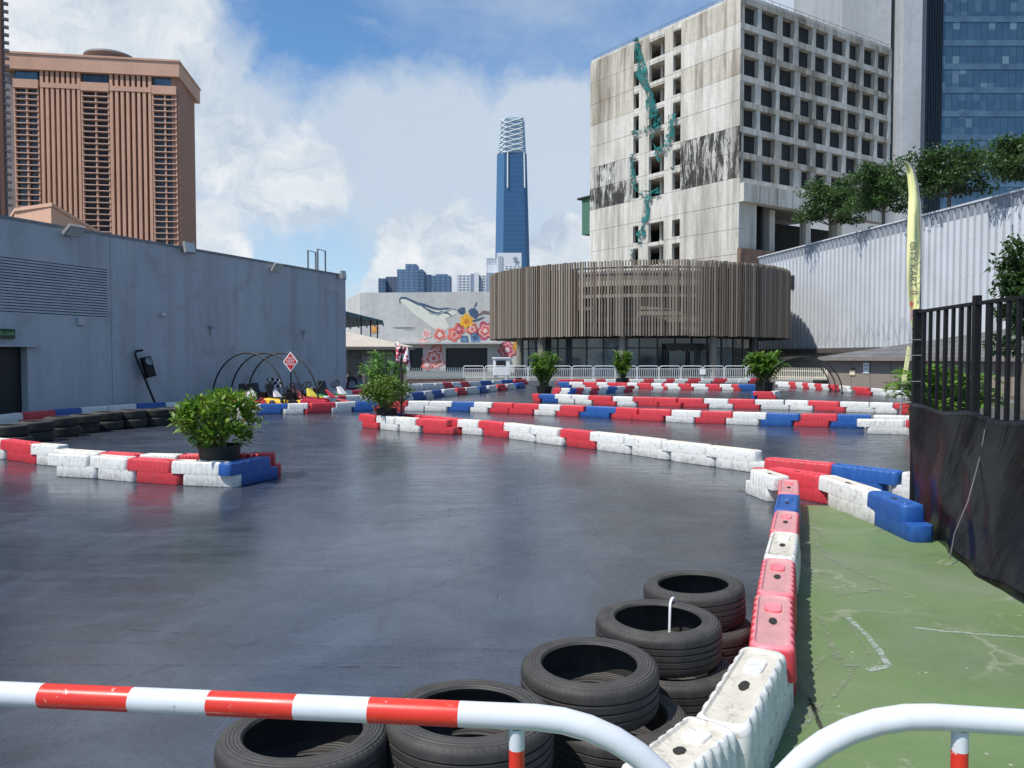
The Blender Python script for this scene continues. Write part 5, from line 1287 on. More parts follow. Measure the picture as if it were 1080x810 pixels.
# ================================================================ unfinished concrete tower
C0 = Vector((30.66, 105.0, 0)); CA = Vector((-17.7, 23.8, 0)); CB = Vector((29.24, 18.6, 0))
FA = Face(C0[:2], (C0 + CA)[:2]); FB = Face(C0[:2], (C0 + CB)[:2])
tw = empty('concrete_tower', C0, 0, 'unfinished raw concrete tower with open window cells and torn green netting', 'building')
z_of = lambda y: 1.6 + (377 - y) * 105 / 815
T_CON = concrete('raw_concrete', (.66, .64, .585), (.55, .525, .465), (.2, .17, .13), .6, 0, .12, .9)
T_STN = concrete('brown_stained_concrete', (.58, .545, .47), (.46, .415, .34), (.15, .115, .08), .85, 0, .15, .9)
T_MLD = concrete('mouldy_concrete', (.66, .65, .61), (.55, .53, .48), (.1, .09, .07), .7, .75, .12, .9)
T_MLD2 = concrete('lightly_mouldy_concrete', (.64, .63, .59), (.52, .5, .45), (.1, .09, .07), .7, .3, .12, .9)
T_DRK = concrete('inner_shade_and_joint', (.06, .062, .066), (.04, .042, .045), (.02, .02, .02), .5, 0, .2, .8)  # deep cell shade painted as a dark back wall; also dark beam joints
FH = 3.43; ZT_ = 49.9; levels = [ZT_ - FH * k for k in range(8)]   # 49.9 .. 25.9
LA, LB = FA.len, FB.len
def quadslab(name, z0, z1, ea, eb, mat, sa0=0.0):
    """floor plate over the whole plan; ea / eb: how far it stands out of faces A and B"""
    na, nb = FA.n, FB.n
    def q(s, t): 
        p = C0 + Vector((FB.d.x, FB.d.y, 0)) * s + Vector((FA.d.x, FA.d.y, 0)) * t; return p
    pts = [q(-ea, -eb), q(LB, -eb), q(LB, LA), q(-ea, LA)]
    mb = MB(); mb.hexa([p + Vector((0, 0, z0)) for p in pts], [p + Vector((0, 0, z1)) for p in pts]); return put(mb, name, mat, tw, C0)
for i, z in enumerate(levels):
    quadslab('floor_slab', z - .82, z, .03, .04, T_CON if i % 2 else T_STN)
for z in (22.6, 18.9, 15.2): quadslab('floor_slab', z - .5, z, .02, -9.3, T_CON)
quadslab('podium', 0, 14.4, -.3, .6, flat('podium_brown', (.2, .13, .09), .8, .2, .3))
quadslab('roof_plate', ZT_ + .001, ZT_ + .45, -.1, -.08, T_CON)
# window-cell face (B): dividing walls, brick infills, a back wall
NB = 9; bay = LB / NB; rg = random.Random(12)
M_BRICK = flat('pale_brick_infill', (.36, .35, .33), .9, .25, 3)
for r_ in range(7):
    z1, z0 = levels[r_] - .82, levels[r_ + 1]
    for k in range(NB + 1):
        w = .75 if rg.random() < .6 else rg.uniform(.8, 1.25)
        if k == 0: w = .7
        s0 = k * bay - (0 if k == 0 else w / 2); s1 = min(LB, s0 + w)
        if k == NB: s0, s1 = LB - .75, LB
        if k == 0: s0 = .32
        jog = rg.uniform(-.35, .35) if 0 < k < NB else 0
        mb = MB(); mb.fbox(FB, s0 + jog, s1 + jog, z0, z1, -.78, rg.choice([-.02, -.05, .0])); put(mb, 'dividing_wall', T_CON if rg.random() < .7 else T_STN, tw, C0)
        if r_ >= 5 and 0 < k < NB and rg.random() < .65:
            mb = MB(); w2 = rg.uniform(.3, .6); mb.fbox(FB, s1 + jog, s1 + jog + w2, z0, z1, -.5, -.12); put(mb, 'brick_infill', M_BRICK, tw, C0)
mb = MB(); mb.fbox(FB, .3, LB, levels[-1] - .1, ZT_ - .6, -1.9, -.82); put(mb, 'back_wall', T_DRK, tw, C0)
mb = MB(); mb.fbox(FB, -.0, LB, levels[-1] - 3.3, levels[-1] - .83, -.6, .75); put(mb, 'fascia_beam', T_CON, tw, C0)
mb = MB(); k = 3.2
while k < LB:
    mb = MB(); mb.fbox(FB, k - .04, k + .04, levels[-1] - 3.3, levels[-1] - .84, .75, .762); put(mb, 'beam_joint', T_DRK, tw, C0); k += rg.uniform(2.6, 4)
pass
for s in (FB.s(822), FB.s(860), FB.s(893), LB - 1):
    mb = MB(); mb.fbox(FB, s - .55, s + .55, 14, levels[-1] - 3.3, -2.6, -1.5); put(mb, 'column', T_CON, tw, C0)
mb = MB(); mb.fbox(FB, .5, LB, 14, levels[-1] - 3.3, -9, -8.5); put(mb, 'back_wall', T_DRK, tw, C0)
mb = MB(); mb.fbox(FB, -1, FB.s(835) + 6, 13.9, 16.2, .6, 1.2); put(mb, 'podium_parapet', flat('rust_brown_brick', (.17, .105, .075), .9, .3, 1), tw, C0)
# solid face (A) with three columns of openings
cols = [(708.3, 716.5), (683.5, 699.5), (667.3, 673)]
oc = [tuple(sorted((FA.s(a), FA.s(b)))) for a, b in cols]
cuts = sorted(oc)
segs = [(0.0, cuts[0][0])] + [(cuts[i][1], cuts[i + 1][0]) for i in range(2)] + [(cuts[2][1], LA)]
lev2 = levels + [levels[-1] - FH * k for k in range(1, 5)]
openrow = {0: 1, 1: 1, 2: 1, 3: 1, 4: 1, 5: 1, 6: 1, 7: 0, 8: 1, 9: 1, 10: 1}
for r_ in range(len(lev2) - 1):
    z1, z0 = lev2[r_] - (.0 if r_ == 0 else .025), lev2[r_ + 1] + .025
    for j, (a, b) in enumerate(segs):
        mt = T_CON
        if r_ == 0: mt = T_STN
        elif r_ == 1 and j == 3: mt = T_STN
        elif r_ in (2,) : mt = T_STN if j in (0, 3) else T_CON
        elif r_ == 4 and j == 0: mt = T_CON
        if r_ in (5, 6) and j == 0: mt = T_MLD
        if r_ == 6 and j == 3: mt = T_MLD
        if r_ == 5 and j == 3: mt = T_MLD2
        mb = MB(); mb.fbox(FA, a + .0, b, z0, z1, -.45, .10 + .012 * (r_ % 2)); put(mb, 'wall_panel', mt, tw, C0)
    for j, (a, b) in enumerate(cuts):
        if openrow[r_]:
            z2 = z1 - .5 - (.15 if j == 0 else 0)
            mb = MB(); mb.fbox(FA, a, b, z2, z1, -.4, .07); put(mb, 'lintel', T_CON, tw, C0)
            if j != 1: mb = MB(); mb.fbox(FA, a, b, z0, z0 + .25, -.4, .06); put(mb, 'lintel', T_CON, tw, C0)
        else:
            mb = MB(); mb.fbox(FA, a, b, z0, z1, -.4, .08); put(mb, 'wall_panel', T_CON, tw, C0)
    if r_ > 7:
        quadslab('floor_slab', z0 - .2, z0 + .0, -.2, -9.3, T_CON)
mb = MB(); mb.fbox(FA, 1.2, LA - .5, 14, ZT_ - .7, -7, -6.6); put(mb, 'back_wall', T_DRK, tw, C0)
mb = MB(); mb.fbox(FA, cuts[1][1] - 1.2, cuts[1][1] - .8, 15, ZT_ - .7, -6.5, -1.5); put(mb, 'inner_wall', T_CON, tw, C0)
mb = MB(); mb.fbox(FA, -.001, .42, 14, levels[-1] - 3.3, -3.8, -.45); put(mb, 'corner_pier', T_CON, tw, C0)
# roof edge rail
mb = MB()
for F_, L_ in ((FA, LA), (FB, LB)):
    for z in (.55, 1.0): mb.tube([F_.pt(.2, ZT_ + z, -.3), F_.pt(L_ - .2, ZT_ + z, -.3)], .035, 4)
    k = .2
    while k < L_: mb.tube([F_.pt(k, ZT_ + .4, -.3), F_.pt(k, ZT_ + 1.0, -.3)], .03, 4); k += 1.6
put(mb, 'roof_rail', flat('rusty_rail', (.16, .13, .11), .8), tw, C0)
# hoist hut on the far edge
s0 = LA + .2; hz0, hz1 = 1.6 + (377 - 247) * 129 / 815, 1.6 + (377 - 205) * 129 / 815
hut = empty('hoist_hut', FA.pt(s0, hz0, 0), 0, 'small dark green hut bracketed to the far edge of the concrete tower', 'hut'); ho = FA.pt(s0, hz0, 0)
mb = MB(); mb.fbox(FA, s0 - .1, s0 + 2.2, hz0, hz1 - .7, -2.5, -.3); put(mb, 'cladding', flat('green_sheet', (.06, .15, .1), .7), hut, ho)
mb = MB(); mb.fbox(FA, s0 - .1, s0 + 3.0, hz1 - .7, hz1 - .4, -2.8, .1); put(mb, 'roof', M_DARK, hut, ho)
mb = MB(); mb.fbox(FA, s0, s0 + .5, hz0 - 12, hz0, -1.2, -.6); put(mb, 'mast', T_CON, hut, ho)
# torn green debris netting
M_NET = N('green_debris_net', .8, .2); w_ = M_NET.world(); M_NET.set('Base Color', M_NET.ramp(M_NET.noise(w_, .9, 6, .7), [(.3, (.008, .085, .085)), (.7, (.02, .19, .18))]))
M_NET.set('Alpha', M_NET.ramp(M_NET.noise(w_, 1.3, 7, .7), [(.45, .0), (.51, .92)]))
net = empty('debris_netting', FA.pt(9, 24, .3), 0, 'torn teal construction netting trailing down the concrete tower', 'netting'); no = FA.pt(9, 24, .3)
zz = lambda x, y: (600 + x / 2.794, y / 2.794)
def ribbon(pts, ws, o=.35):
    V, F = [], []; n = 40; rg_ = random.Random(len(pts) * 7 + int(pts[0][0])); ph_ = rg_.uniform(0, 6)
    for i in range(n + 1):
        u = i / n * (len(pts) - 1); k = min(len(pts) - 2, int(u)); f = u - k
        x, y = [pts[k][j] * (1 - f) + pts[k + 1][j] * f for j in (0, 1)]; w = (ws[k] * (1 - f) + ws[k + 1] * f) * .5
        s, z = FA.sz(*zz(x, y))
        t = ((pts[k + 1][0] - pts[k][0]), (pts[k + 1][1] - pts[k][1])); tl = math.hypot(*t); nx, ny = -t[1] / tl, t[0] / tl
        for q in range(7):
            v = q / 6 - .5; ww = w * (1 + .22 * math.sin(i * .45 + ph_) + .06 * rg_.uniform(-1, 1))
            V.append(tuple(FA.pt(s - nx * v * ww * .055 * 2.6, z - ny * v * ww * .055 * 2.4, o + .10 * math.sin(v * 9 + i * .25) + .1 * math.sin(i * .4)) - no))
    for i in range(n):
        for q in range(6): a = i * 7 + q; F.append((a, a + 1, a + 8, a + 7))
    oo = raw_mesh('net_strip', V, F, M_NET.mat, net); oo.data.polygons.foreach_set('use_smooth', [True] * len(F))
ribbon([(203, 118), (212, 170), (218, 215), (236, 262), (246, 310), (252, 345)], [9, 24, 26, 20, 24, 30])
ribbon([(246, 310), (262, 345), (272, 365)], [14, 20, 10], .5); ribbon([(190, 395), (225, 385), (272, 370)], [12, 14, 12], .42)
ribbon([(312, 338), (306, 390), (290, 440), (262, 445), (276, 475)], [22, 18, 16, 14, 8], .5)
ribbon([(193, 455), (191, 500), (196, 545), (215, 570), (248, 572), (272, 560)], [14, 12, 10, 9, 14, 14], .45)
ribbon([(238, 575), (234, 620), (226, 665), (216, 690), (214, 720)], [20, 18, 12, 26, 8], .4); ribbon([(310, 490), (318, 500)], [10, 8], .5)
ribbon([(198, 125), (206, 118), (214, 122)], [6, 8, 5], .6)
ribbon([(190, 735), (188, 770)], [6, 4]); ribbon([(258, 340), (250, 420), (262, 445)], [6, 4, 5], .3)

# ================================================================ grey slab tower and blue glass tower behind
def tower_box(name, x0, x1, D, dep, z1, mat, parent, org, z0=0):
    mb = MB(); a, b = PD(x0, 377, D), PD(x1, 377, D); mb.hexa([(a.x, D, z0), (b.x, D, z0), (b.x, D + dep, z0), (a.x, D + dep, z0)], [(a.x, D, z1), (b.x, D, z1), (b.x, D + dep, z1), (a.x, D + dep, z1)]); return put(mb, name, mat, parent, org)
M_SLAB = concrete('pale_grey_panels', (.44, .455, .47), (.36, .375, .39), (.25, .26, .27), .35, 0, .06, .4, .1)
go = PD(883, 377, 175) - Vector((0, 0, 1.6)); gt = empty('grey_slab_tower', go, 0, 'plain pale grey slab tower rising behind the concrete tower', 'building')
tower_box('wall', 883, 934, 175, 30, 120, M_SLAB, gt, go); tower_box('recess', 934.01, 947, 180, 20, 120, flat('shaded_recess', (.13, .14, .155), .7), gt, go); tower_box('wall', 947.01, 966.5, 172, 30, 121, M_SLAB, gt, go)  # recess coloured dark to paint in its shadow side
tower_box('side_fin', 966.52, 970.5, 173, 25, 120, flat('fin_shade', (.2, .215, .235), .7), gt, go)
bo3 = PD(974, 377, 178) - Vector((0, 0, 1.6)); gl = empty('glass_tower', bo3, 0, 'dark blue glass office tower with horizontal floor bands behind the terrace trees', 'building')
m = N('curtain_glass', .08, .9); w = m.world(); sx = m.node('ShaderNodeSeparateXYZ'); m.t.links.new(w, sx.inputs[0])
cx_ = m.math('FLOOR', m.math('MULTIPLY', sx.outputs[0], .62)); cz_ = m.math('FLOOR', m.math('MULTIPLY', sx.outputs[2], .5))
cb_ = m.node('ShaderNodeCombineXYZ'); m.t.links.new(cx_, cb_.inputs[0]); m.t.links.new(cz_, cb_.inputs[1]); wn = m.node('ShaderNodeTexWhiteNoise'); m.t.links.new(cb_.outputs[0], wn.inputs['Vector'])
c = m.ramp(wn.outputs['Value'], [(0, (.025, .06, .11)), (.7, (.035, .075, .13)), (.93, (.06, .11, .17)), (1, (.13, .2, .25))]); fx = m.math('FRACT', m.math('MULTIPLY', sx.outputs[0], .62))
c = m.mix(m.ramp(fx, [(0, 1.0), (.06, 0.0)], 'CONSTANT'), c, (.01, .02, .035)); m.set('Base Color', c); M_CG = m.mat
m.set('Roughness', .1)
M_DG = glassmat('dark_glass_strip', (.012, .014, .016), .15, .5)
tower_box('dark_bay', 970.51, 988, 177.5, 20, 118, M_DG, gl, bo3)
tower_box('glazing', 988.01, 1260, 178, 30, 118, M_CG, gl, bo3)
M_SP = glassmat('spandrel_glass', (.06, .115, .18), .25, .6)
zf = 14.0
while zf < 112:
    tower_box('spandrel_band', 988.05, 1259, 177.9, .05, zf + 1.3, M_SP, gl, bo3, zf); zf += 5.3
for i in range(20):
    zf = 20 + 5.3 * (i % 7) + 1.7; px = 1005 + (i * 37) % 130
    if i % 3 == 0: tower_box('bright_pane', px, px + 6, 177.88, .04, zf + 2.8, glassmat('pane_reflection_%d' % i, (.16, .22, .27), .2), gl, bo3, zf)  # whitish reflections painted into the glass colour of some panes
for i in range(6): tower_box('mullion', 974 + i * 2.6, 974.4 + i * 2.6, 177.4, .08, 117, M_BLACK, gl, bo3)

# ================================================================ orange hotel towers
OC = Vector((-171, 400, 0)); OL = Vector((-248, 388.6, 0)); OR_ = Vector((-178, 437, 0))
OF = Face((OC.x, OC.y), (OL.x, OL.y)); OS = Face((OC.x, OC.y), (OR_.x, OR_.y))
orange = empty('orange_tower', OC, 0, 'broad terracotta hotel tower with ribbed bays and balcony stacks', 'building')
M_OR = concrete('terracotta_render', (.68, .42, .305), (.6, .36, .255), (.44, .26, .18), .25, 0, .03, .12, .1); M_PEACH = flat('balcony_peach', (.66, .48, .39), .8, .1, .2); M_OG = glassmat('hotel_glass', (.045, .06, .085), .15, .6); M_ODK = flat('rib_gap_glass', (.24, .20, .19), .4, .3, .1)  # last one: grey window glass between the ribs
HZ = 151.8
s_of = lambda px, y=80: OF.sz(px, y)[0]
zo = lambda px, y: OF.sz(px, y)[1]
def ob(name, a, b, z0, z1, o0, o1, mat): mb = MB(); a, b = sorted((a, b)); mb.fbox(OF, a, b, z0, z1, o0, o1); return put(mb, name, mat, orange, OC)
e_ = s_of(18); LO = OF.len + 6
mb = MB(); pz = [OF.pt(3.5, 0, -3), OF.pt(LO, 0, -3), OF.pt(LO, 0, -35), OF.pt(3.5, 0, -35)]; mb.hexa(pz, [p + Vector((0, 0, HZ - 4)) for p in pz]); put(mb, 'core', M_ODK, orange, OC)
zb_par = zo(150, 80); zband0, zband1 = zo(150, 97.5), zo(150, 92.5)
ob('parapet', -1.2, LO, zb_par, HZ, -41, 1.5, M_OR)
ob('cornice', -1.6, LO, HZ + .01, HZ + 1.0, -41.5, 1.9, M_OR)
mb = MB(); mb.fbox(OS, 0, OS.len, 0, zb_par, -3, .5); put(mb, 'side_wall', concrete('shaded_side_terracotta', (.40, .22, .16), (.35, .19, .135), (.26, .14, .1), .2, 0, .03, .12, .1), orange, OC)  # same terracotta darkened: the shade on this side is in the colour
bal = [(160, 186), (85, 115), (14, 40.5)]; ribs = [(115.5, 159.5), (42.5, 84.5)]
for a, b in ribs:
    sa, sb = sorted((s_of(a), s_of(b))); n = 8; st_ = (sb - sa) / (n - .45)
    for k in range(n): ob('rib', sa + st_ * k, sa + st_ * k + st_ * .55, 0, zb_par, -3, .6, M_OR)
    ob('sill_band', sa, sb, zband0, zband1, -2.9, .8, M_OR); ob('plinth', sa, sb, 0, zo(150, 258), -2.9, .9, M_OR)
for a, b in bal:
    sa, sb = sorted((s_of(a), s_of(b)))
    ob('bay_glazing', sa, sb, 0, zb_par - .02, -3.0, -1.6, M_OG)
    ob('sill_band', sa, sb, zband0 - .6, zband1 + 1.2, -1.6, 1.0, M_OR)
    z = zband0 - 3
    while z > 40:
        ob('balcony', sa + .2, sb - .3, z - .22, z + .1, -1.6, .8, M_PEACH); z -= 2.95
    for f in (.03, .48, .97): ob('mullion', sa + (sb - sa) * f - .35, sa + (sb - sa) * f + .35, 30, zband0, -1.6, .4, M_OR)
    ob('upper_window', sa + .8, sb - .8, zband1 + 1.3, zb_par - .5, -1.58, -.9, glassmat('upper_glass', (.05, .12, .2), .1, .7))
ob('corner_glass', .3, s_of(187.5), 0, zb_par - .03, -2.9, -1, M_OG)
c_ = OF.pt(s_of(106), HZ + 1.6, -14); mb = MB(); mb.lathe([(0, 0), (10, 0), (10, 2.2), (12.5, 3.4), (12.2, 4.4), (8, 5.4), (0, 5.8)], 40, tuple(c_)); put(mb, 'roof_drum', flat('roof_drum_grey', (.16, .15, .15), .6), orange, OC, 40)
# second tower at the frame's edge
o2 = Vector((-193.6, 300, 0)); o2b = Vector((-243.6, 268, 0)); F2_ = Face((o2.x, o2.y), (o2b.x, o2b.y)); t2 = empty('orange_tower', o2, 0, 'dark ribbed terracotta tower cut by the frame edge above the grey building', 'building')
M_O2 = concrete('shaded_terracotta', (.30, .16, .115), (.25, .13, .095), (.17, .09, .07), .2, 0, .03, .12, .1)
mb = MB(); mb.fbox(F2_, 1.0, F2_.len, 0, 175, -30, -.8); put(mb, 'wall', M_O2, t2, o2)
for k in range(12):
    mb = MB(); mb.fbox(F2_, 1.5 + k * 2.6, 2.9 + k * 2.6, 0, 175, -.79, .6); put(mb, 'rib', M_O2, t2, o2)
z = 60
while z < 172:
    mb = MB(); mb.fbox(F2_, -1.0, 1.0, z, z + .9, -2.2, -.6); put(mb, 'balcony', M_ODK, t2, o2); z += 2.95
mb = MB(); mb.fbox(F2_, .5, .99, 0, 175, -3, -1); put(mb, 'side_glazing', M_OG, t2, o2)
# low terracotta podium block behind the grey wall
po = PD(28, 377, 120) - Vector((0, 0, 1.6)); pb_ = empty('terracotta_block', po, 0, 'low terracotta roof block peeping over the grey building', 'building')
PF = Face((PD(57, 377, 112).x, 112), (PD(170, 377, 190).x, 190)); PF2 = Face((PD(57, 377, 112).x, 112), (PD(20, 377, 116).x, 116))
zp = 1.6 + (377 - 219) * 112 / 815
mb = MB(); q0, q1, q2 = PF.pt(0, 0), PF.pt(PF.len, 0), PF2.pt(PF2.len, 0); mb.hexa([q0, q1, q1 + Vector((-60, 20, 0)), q2], [p + Vector((0, 0, zp)) for p in (q0, q1, q1 + Vector((-60, 20, 0)), q2)]); put(mb, 'wall', M_OR, pb_, po)
mb = MB(); mb.hexa([p + Vector((0, 0, zp + .001)) for p in (q0 + Vector((.3, -.3, 0)), q1, q1 + Vector((-60, 20, 0)), q2 + Vector((0, -.3, 0)))], [p + Vector((0, 0, zp + .5)) for p in (q0 + Vector((.3, -.3, 0)), q1, q1 + Vector((-60, 20, 0)), q2 + Vector((0, -.3, 0)))]); put(mb, 'coping', M_OR, pb_, po)

# ================================================================ far skyline
M_HAZ = lambda n, c: glassmat(n, c, .4, .4, .15, .02)
DX = 1470.0
xo = PD(541, 377, DX) - Vector((0, 0, 1.6)); xt = empty('blue_skyscraper', xo, 0, 'tall tapering blue glass skyscraper with a latticed white crown', 'building')
def xp(px, py, dy=0): p = PD(px, py, DX + dy); return p
m = N('skyscraper_glass', .2, .6); w = m.world(); sx = m.node('ShaderNodeSeparateXYZ'); m.t.links.new(w, sx.inputs[0])
fz = m.math('FRACT', m.math('MULTIPLY', sx.outputs[2], .11)); c = m.ramp(m.noise(m.world((1, 1, .15)), .02, 4), [(.3, (.022, .075, .17)), (.7, (.035, .105, .22))]); c = m.mix(m.ramp(fz, [(0, .5), (.3, 0.0)]), c, (.06, .14, .26)); m.set('Base Color', c); M_XG = m.mat
m2 = N('skyscraper_glass_pale', .2, .6); m2.set('Base Color', (.06, .14, .26)); M_XG2 = m2.mat
def octo(x0, x1, py, chl):
    a, b = xp(x0, py), xp(x1, py); w_ = b.x - a.x; z = a.z; k = w_ * chl
    return [Vector(p) for p in ((a.x + k, DX, z), (b.x - k * .45, DX, z), (b.x, DX + k * .6, z), (b.x, DX + w_ - k, z), (b.x - k, DX + w_, z), (a.x + k, DX + w_, z), (a.x, DX + w_ - k, z), (a.x, DX + k, z))]
def prismlink(name, r0, r1, mats, par, org, mi=None):
    mb = MB(); b = 0; n = len(r0); mb.v = [tuple(p) for p in r0 + r1]
    for k in range(n): mb.f.append((k, (k+1) % n, (k+1) % n + n, k + n)); mb.m.append(mi[k] if mi else 0)
    mb.f.append(tuple(range(n, 2*n))); mb.m.append(0); return put(mb, name, mats, par, org)
rb, rt = octo(520.5, 561.5, 378, .22), octo(524, 555.5, 161, .25)
prismlink('shaft', rb, rt, [M_XG, M_XG2], xt, xo, [0, 0, 0, 0, 0, 0, 0, 1])
rc0, rc1 = octo(524.8, 554.8, 160.8, .25), octo(528, 553, 123.5, .25)
prismlink('crown', rc0, rc1, [glassmat('crown_glass', (.3, .4, .48), .3), glassmat('crown_glass_side', (.42, .5, .56), .3)], xt, xo, [0, 0, 0, 0, 0, 0, 0, 1])
M_LAT = flat('crown_lattice', (.62, .66, .68), .5)
for k in range(7):
    z0, z1 = 159 - k * 5.1, 159 - (k + 1) * 5.1; u0, u1 = k / 7.2, (k + 1) / 7.2
    r0 = [p.lerp(q, u0) for p, q in zip(rc0, rc1)]; r1 = [p.lerp(q, u1) for p, q in zip(rc0, rc1)]
    mb = MB(); V0 = Vector((0, -1.5, 0))
    mb.tube([r0[0] + V0, r1[1] + V0], 1.0, 4); mb.tube([r1[0] + V0, r0[1].lerp(r1[1], .4) + V0], .7, 4); mb.tube([r0[7] + V0, r1[0] + V0], .9, 4); mb.tube([r1[7] + V0, r0[0] + V0], .8, 4); mb.tube([r0[1] + V0, r1[2] + V0], .8, 4)
    put(mb, 'lattice_brace', M_LAT, xt, xo)
for px in (535.5, 553):
    a, b = xp(px + (.6 if px > 550 else 0), 198, -2), xp(px, 161, -2); mb = MB(); mb.tube([a, b], 1.5, 4); put(mb, 'light_strip', M_LAT, xt, xo)
mb = MB(); a, b = xp(528, 124), xp(553, 124); mb.box(((a.x + b.x)/2, DX + 20, a.z + 2), (b.x - a.x - 8, 26, 4)); put(mb, 'roof_plate', M_LAT, xt, xo)
def facademat(name, base, win, nx, nz, fx=.5, fz_=.5):
    m = N(name, .5, .4); w = m.world(); sx = m.node('ShaderNodeSeparateXYZ'); m.t.links.new(w, sx.inputs[0])
    a = m.math('GREATER_THAN', m.math('FRACT', m.math('MULTIPLY', sx.outputs[0], nx)), fx); b = m.math('GREATER_THAN', m.math('FRACT', m.math('MULTIPLY', sx.outputs[2], nz)), fz_)
    k = m.math('MULTIPLY', a, b); m.set('Base Color', m.mix(k, base, win)); return m.mat
def sky_b(name, D, lab, parts, grp='far skyline blocks'):
    org = PD(parts[0][1], 377, D) - Vector((0, 0, 1.6)); r = empty(name, org, 0, lab, 'building', grp)
    for nm, x0, x1, y, dd, mt in parts:
        a, b = PD(x0, 377, D + dd), PD(x1, 377, D + dd); z = 1.6 + (377 - y) * (D + dd) / 815; mb = MB(); mb.hexa([(a.x, D + dd, 0), (b.x, D + dd, 0), (b.x, D + dd + 25, 0), (a.x, D + dd + 25, 0)], [(a.x, D + dd, z), (b.x, D + dd, z), (b.x, D + dd + 25, z), (a.x, D + dd + 25, z)]); put(mb, nm, mt, r, org)
B1 = facademat('navy_facade', (.085, .145, .24), (.14, .22, .33), .16, .28); B2 = facademat('dark_navy_facade', (.055, .1, .175), (.1, .165, .26), .2, .26); B3 = facademat('slate_facade', (.10, .13, .19), (.05, .08, .13), .25, .3); B4 = facademat('white_facade', (.58, .6, .62), (.16, .2, .26), .2, .28, .4, .45); B5 = facademat('pale_blue_facade', (.3, .36, .44), (.12, .17, .25), .2, .3); B6 = flat('white_panel', (.62, .64, .66), .7); B7 = facademat('grey_facade', (.42, .45, .5), (.2, .25, .32), .3, .3)
sky_b('apartment_tower', 900, 'slim dark block at the wall end of the far skyline', [('wall', 399.5, 407, 294, 0, B2), ('wing', 407.2, 419, 292.2, 6, B3)])
sky_b('apartment_tower', 880, 'tallest dark blue block over the mural building', [('wall', 419.2, 446, 284.5, 0, B1), ('roof_block', 428, 439.5, 279, 6, B1), ('wing', 440, 447.5, 286, -6, B2)])
mb = MB(); 
sky_b('apartment_tower', 940, 'broad dark block with slanting roof beside the tallest navy one', [('wall', 447.6, 455, 290, 0, B2), ('wing', 455.2, 475, 291, -8, B1), ('roof_block', 460, 472, 289.5, 4, B1)])
sky_b('apartment_tower', 1000, 'white apartment block with grey window grids left of the skyscraper base'.replace('left of', 'short of'), [('wall', 482.5, 497, 290.5, 0, B4), ('stair_tower', 496.2, 500, 289, -5, B5), ('stair_tower', 500.2, 505, 288, -6, B6), ('wing', 505, 514, 291, -2, B4)])
sky_b('office_block', 950, 'white and grey office block with a small emblem before the blue skyscraper', [('wall', 513.5, 524, 272.5, 10, B7), ('band', 514, 524, 280, 5, B6), ('wall', 524, 550, 267.3, 0, B6), ('lower_wing', 513, 523.8, 288, -6, B5)])
ob_ = [o for o in COL.objects if o.get('category') == 'building' and 'emblem' in o.get('label', '')][0]; oo_ = ob_.location.copy()
for x0, x1, y0, y1, mt in ((525.5, 530, 300, 270, B7), (533, 549, 300, 280.5, B4)):
    a, b = PD(x0, y0, 949), PD(x1, y1, 949); mb = MB(); mb.hexa([(a.x, 949, a.z), (b.x, 949, a.z), (b.x, 949.9, a.z), (a.x, 949.9, a.z)], [(a.x, 949, b.z), (b.x, 949, b.z), (b.x, 949.9, b.z), (a.x, 949.9, b.z)]); put(mb, 'window_grid', mt, ob_, oo_)
a = PD(543.5, 273, 948.5); mb = MB(); mb.prism([a + Vector(p) for p in ((0, 0, 4), (1.2, 0, 1), (4, 0, 1), (1.6, 0, -1), (2, 0, -4), (0, 0, -2), (-2, 0, -4), (-1.6, 0, -1), (-4, 0, 1), (-1.2, 0, 1))], (0, -.4, 0)); put(mb, 'emblem', flat('emblem_grey', (.2, .24, .3), .6), ob_, oo_)

# ================================================================ trees on the terrace and by the kiosk
M_BARK = concrete('bark', (.2, .17, .13), (.14, .115, .09), (.07, .06, .05), .4, 0, 2, 8)
def tree(loc, h, rx, trunk_h, n, lab, seed, cols, leaf=.3, flatk=.52, base=None, tiers=True):
    rg = random.Random(seed); r = empty('terrace_tree' if base is None else base, loc, rg.uniform(0, 6), lab, 'tree', None)
    tr = MB(); tr.tube([(0, 0, -.3), (.03, .02, trunk_h * .5), (.0, .05, trunk_h), (.05, 0, h * .8)], [.17, .13, .11, .03], 8)
    cl = []
    for i in range(26):
        a = i * 2.4 + rg.uniform(-.4, .4); z = trunk_h + (h - trunk_h) * ((i / 25) ** .9) * rg.uniform(.86, 1.0)
        taper = math.sqrt(max(.1, 1 - ((z - trunk_h - (h - trunk_h) * .3) / ((h - trunk_h) * .82)) ** 2))
        d = rx * taper * rg.uniform(.35, 1.0); e = Vector((d * math.cos(a), d * math.sin(a), z + rg.uniform(-.1, .3)))
        b0 = Vector((0, 0, min(z - .25, max(trunk_h * .8, z - d * .55)))); tr.tube([b0, b0.lerp(e, .5) + Vector((0, 0, .12)), e], [.06, .04, .012], 5)
        cl.append((e, rx * rg.uniform(.26, .46)))
        if d > rx * .6: cl.append((e * .55 + Vector((0, 0, z * .45)), rx * rg.uniform(.2, .34)))
    tr.build('trunk', M_BARK, r, 50)
    V, F = [], []
    for i in range(n):
        c, rr = rg.choice(cl); o = rdir(rg); k = rg.random() ** .45
        p = c + Vector((o.x * rr * k, o.y * rr * k, o.z * rr * flatk * k))
        frame_leaf(p, (rdir(rg) + Vector((0, 0, -.1))).normalized(), (Vector((0, 0, 1)) + rdir(rg) * .7).normalized(), leaf * rg.uniform(.6, 1.3), leaf * .26, V, F, .25, .15)
    raw_mesh('crown', V, F, leafmat('tree_leaf_%d' % seed, cols, .3), r)
    return r
GRN = [(.02, .055, .017), (.035, .085, .024), (.055, .125, .034), (.085, .165, .05), (.03, .075, .022)]
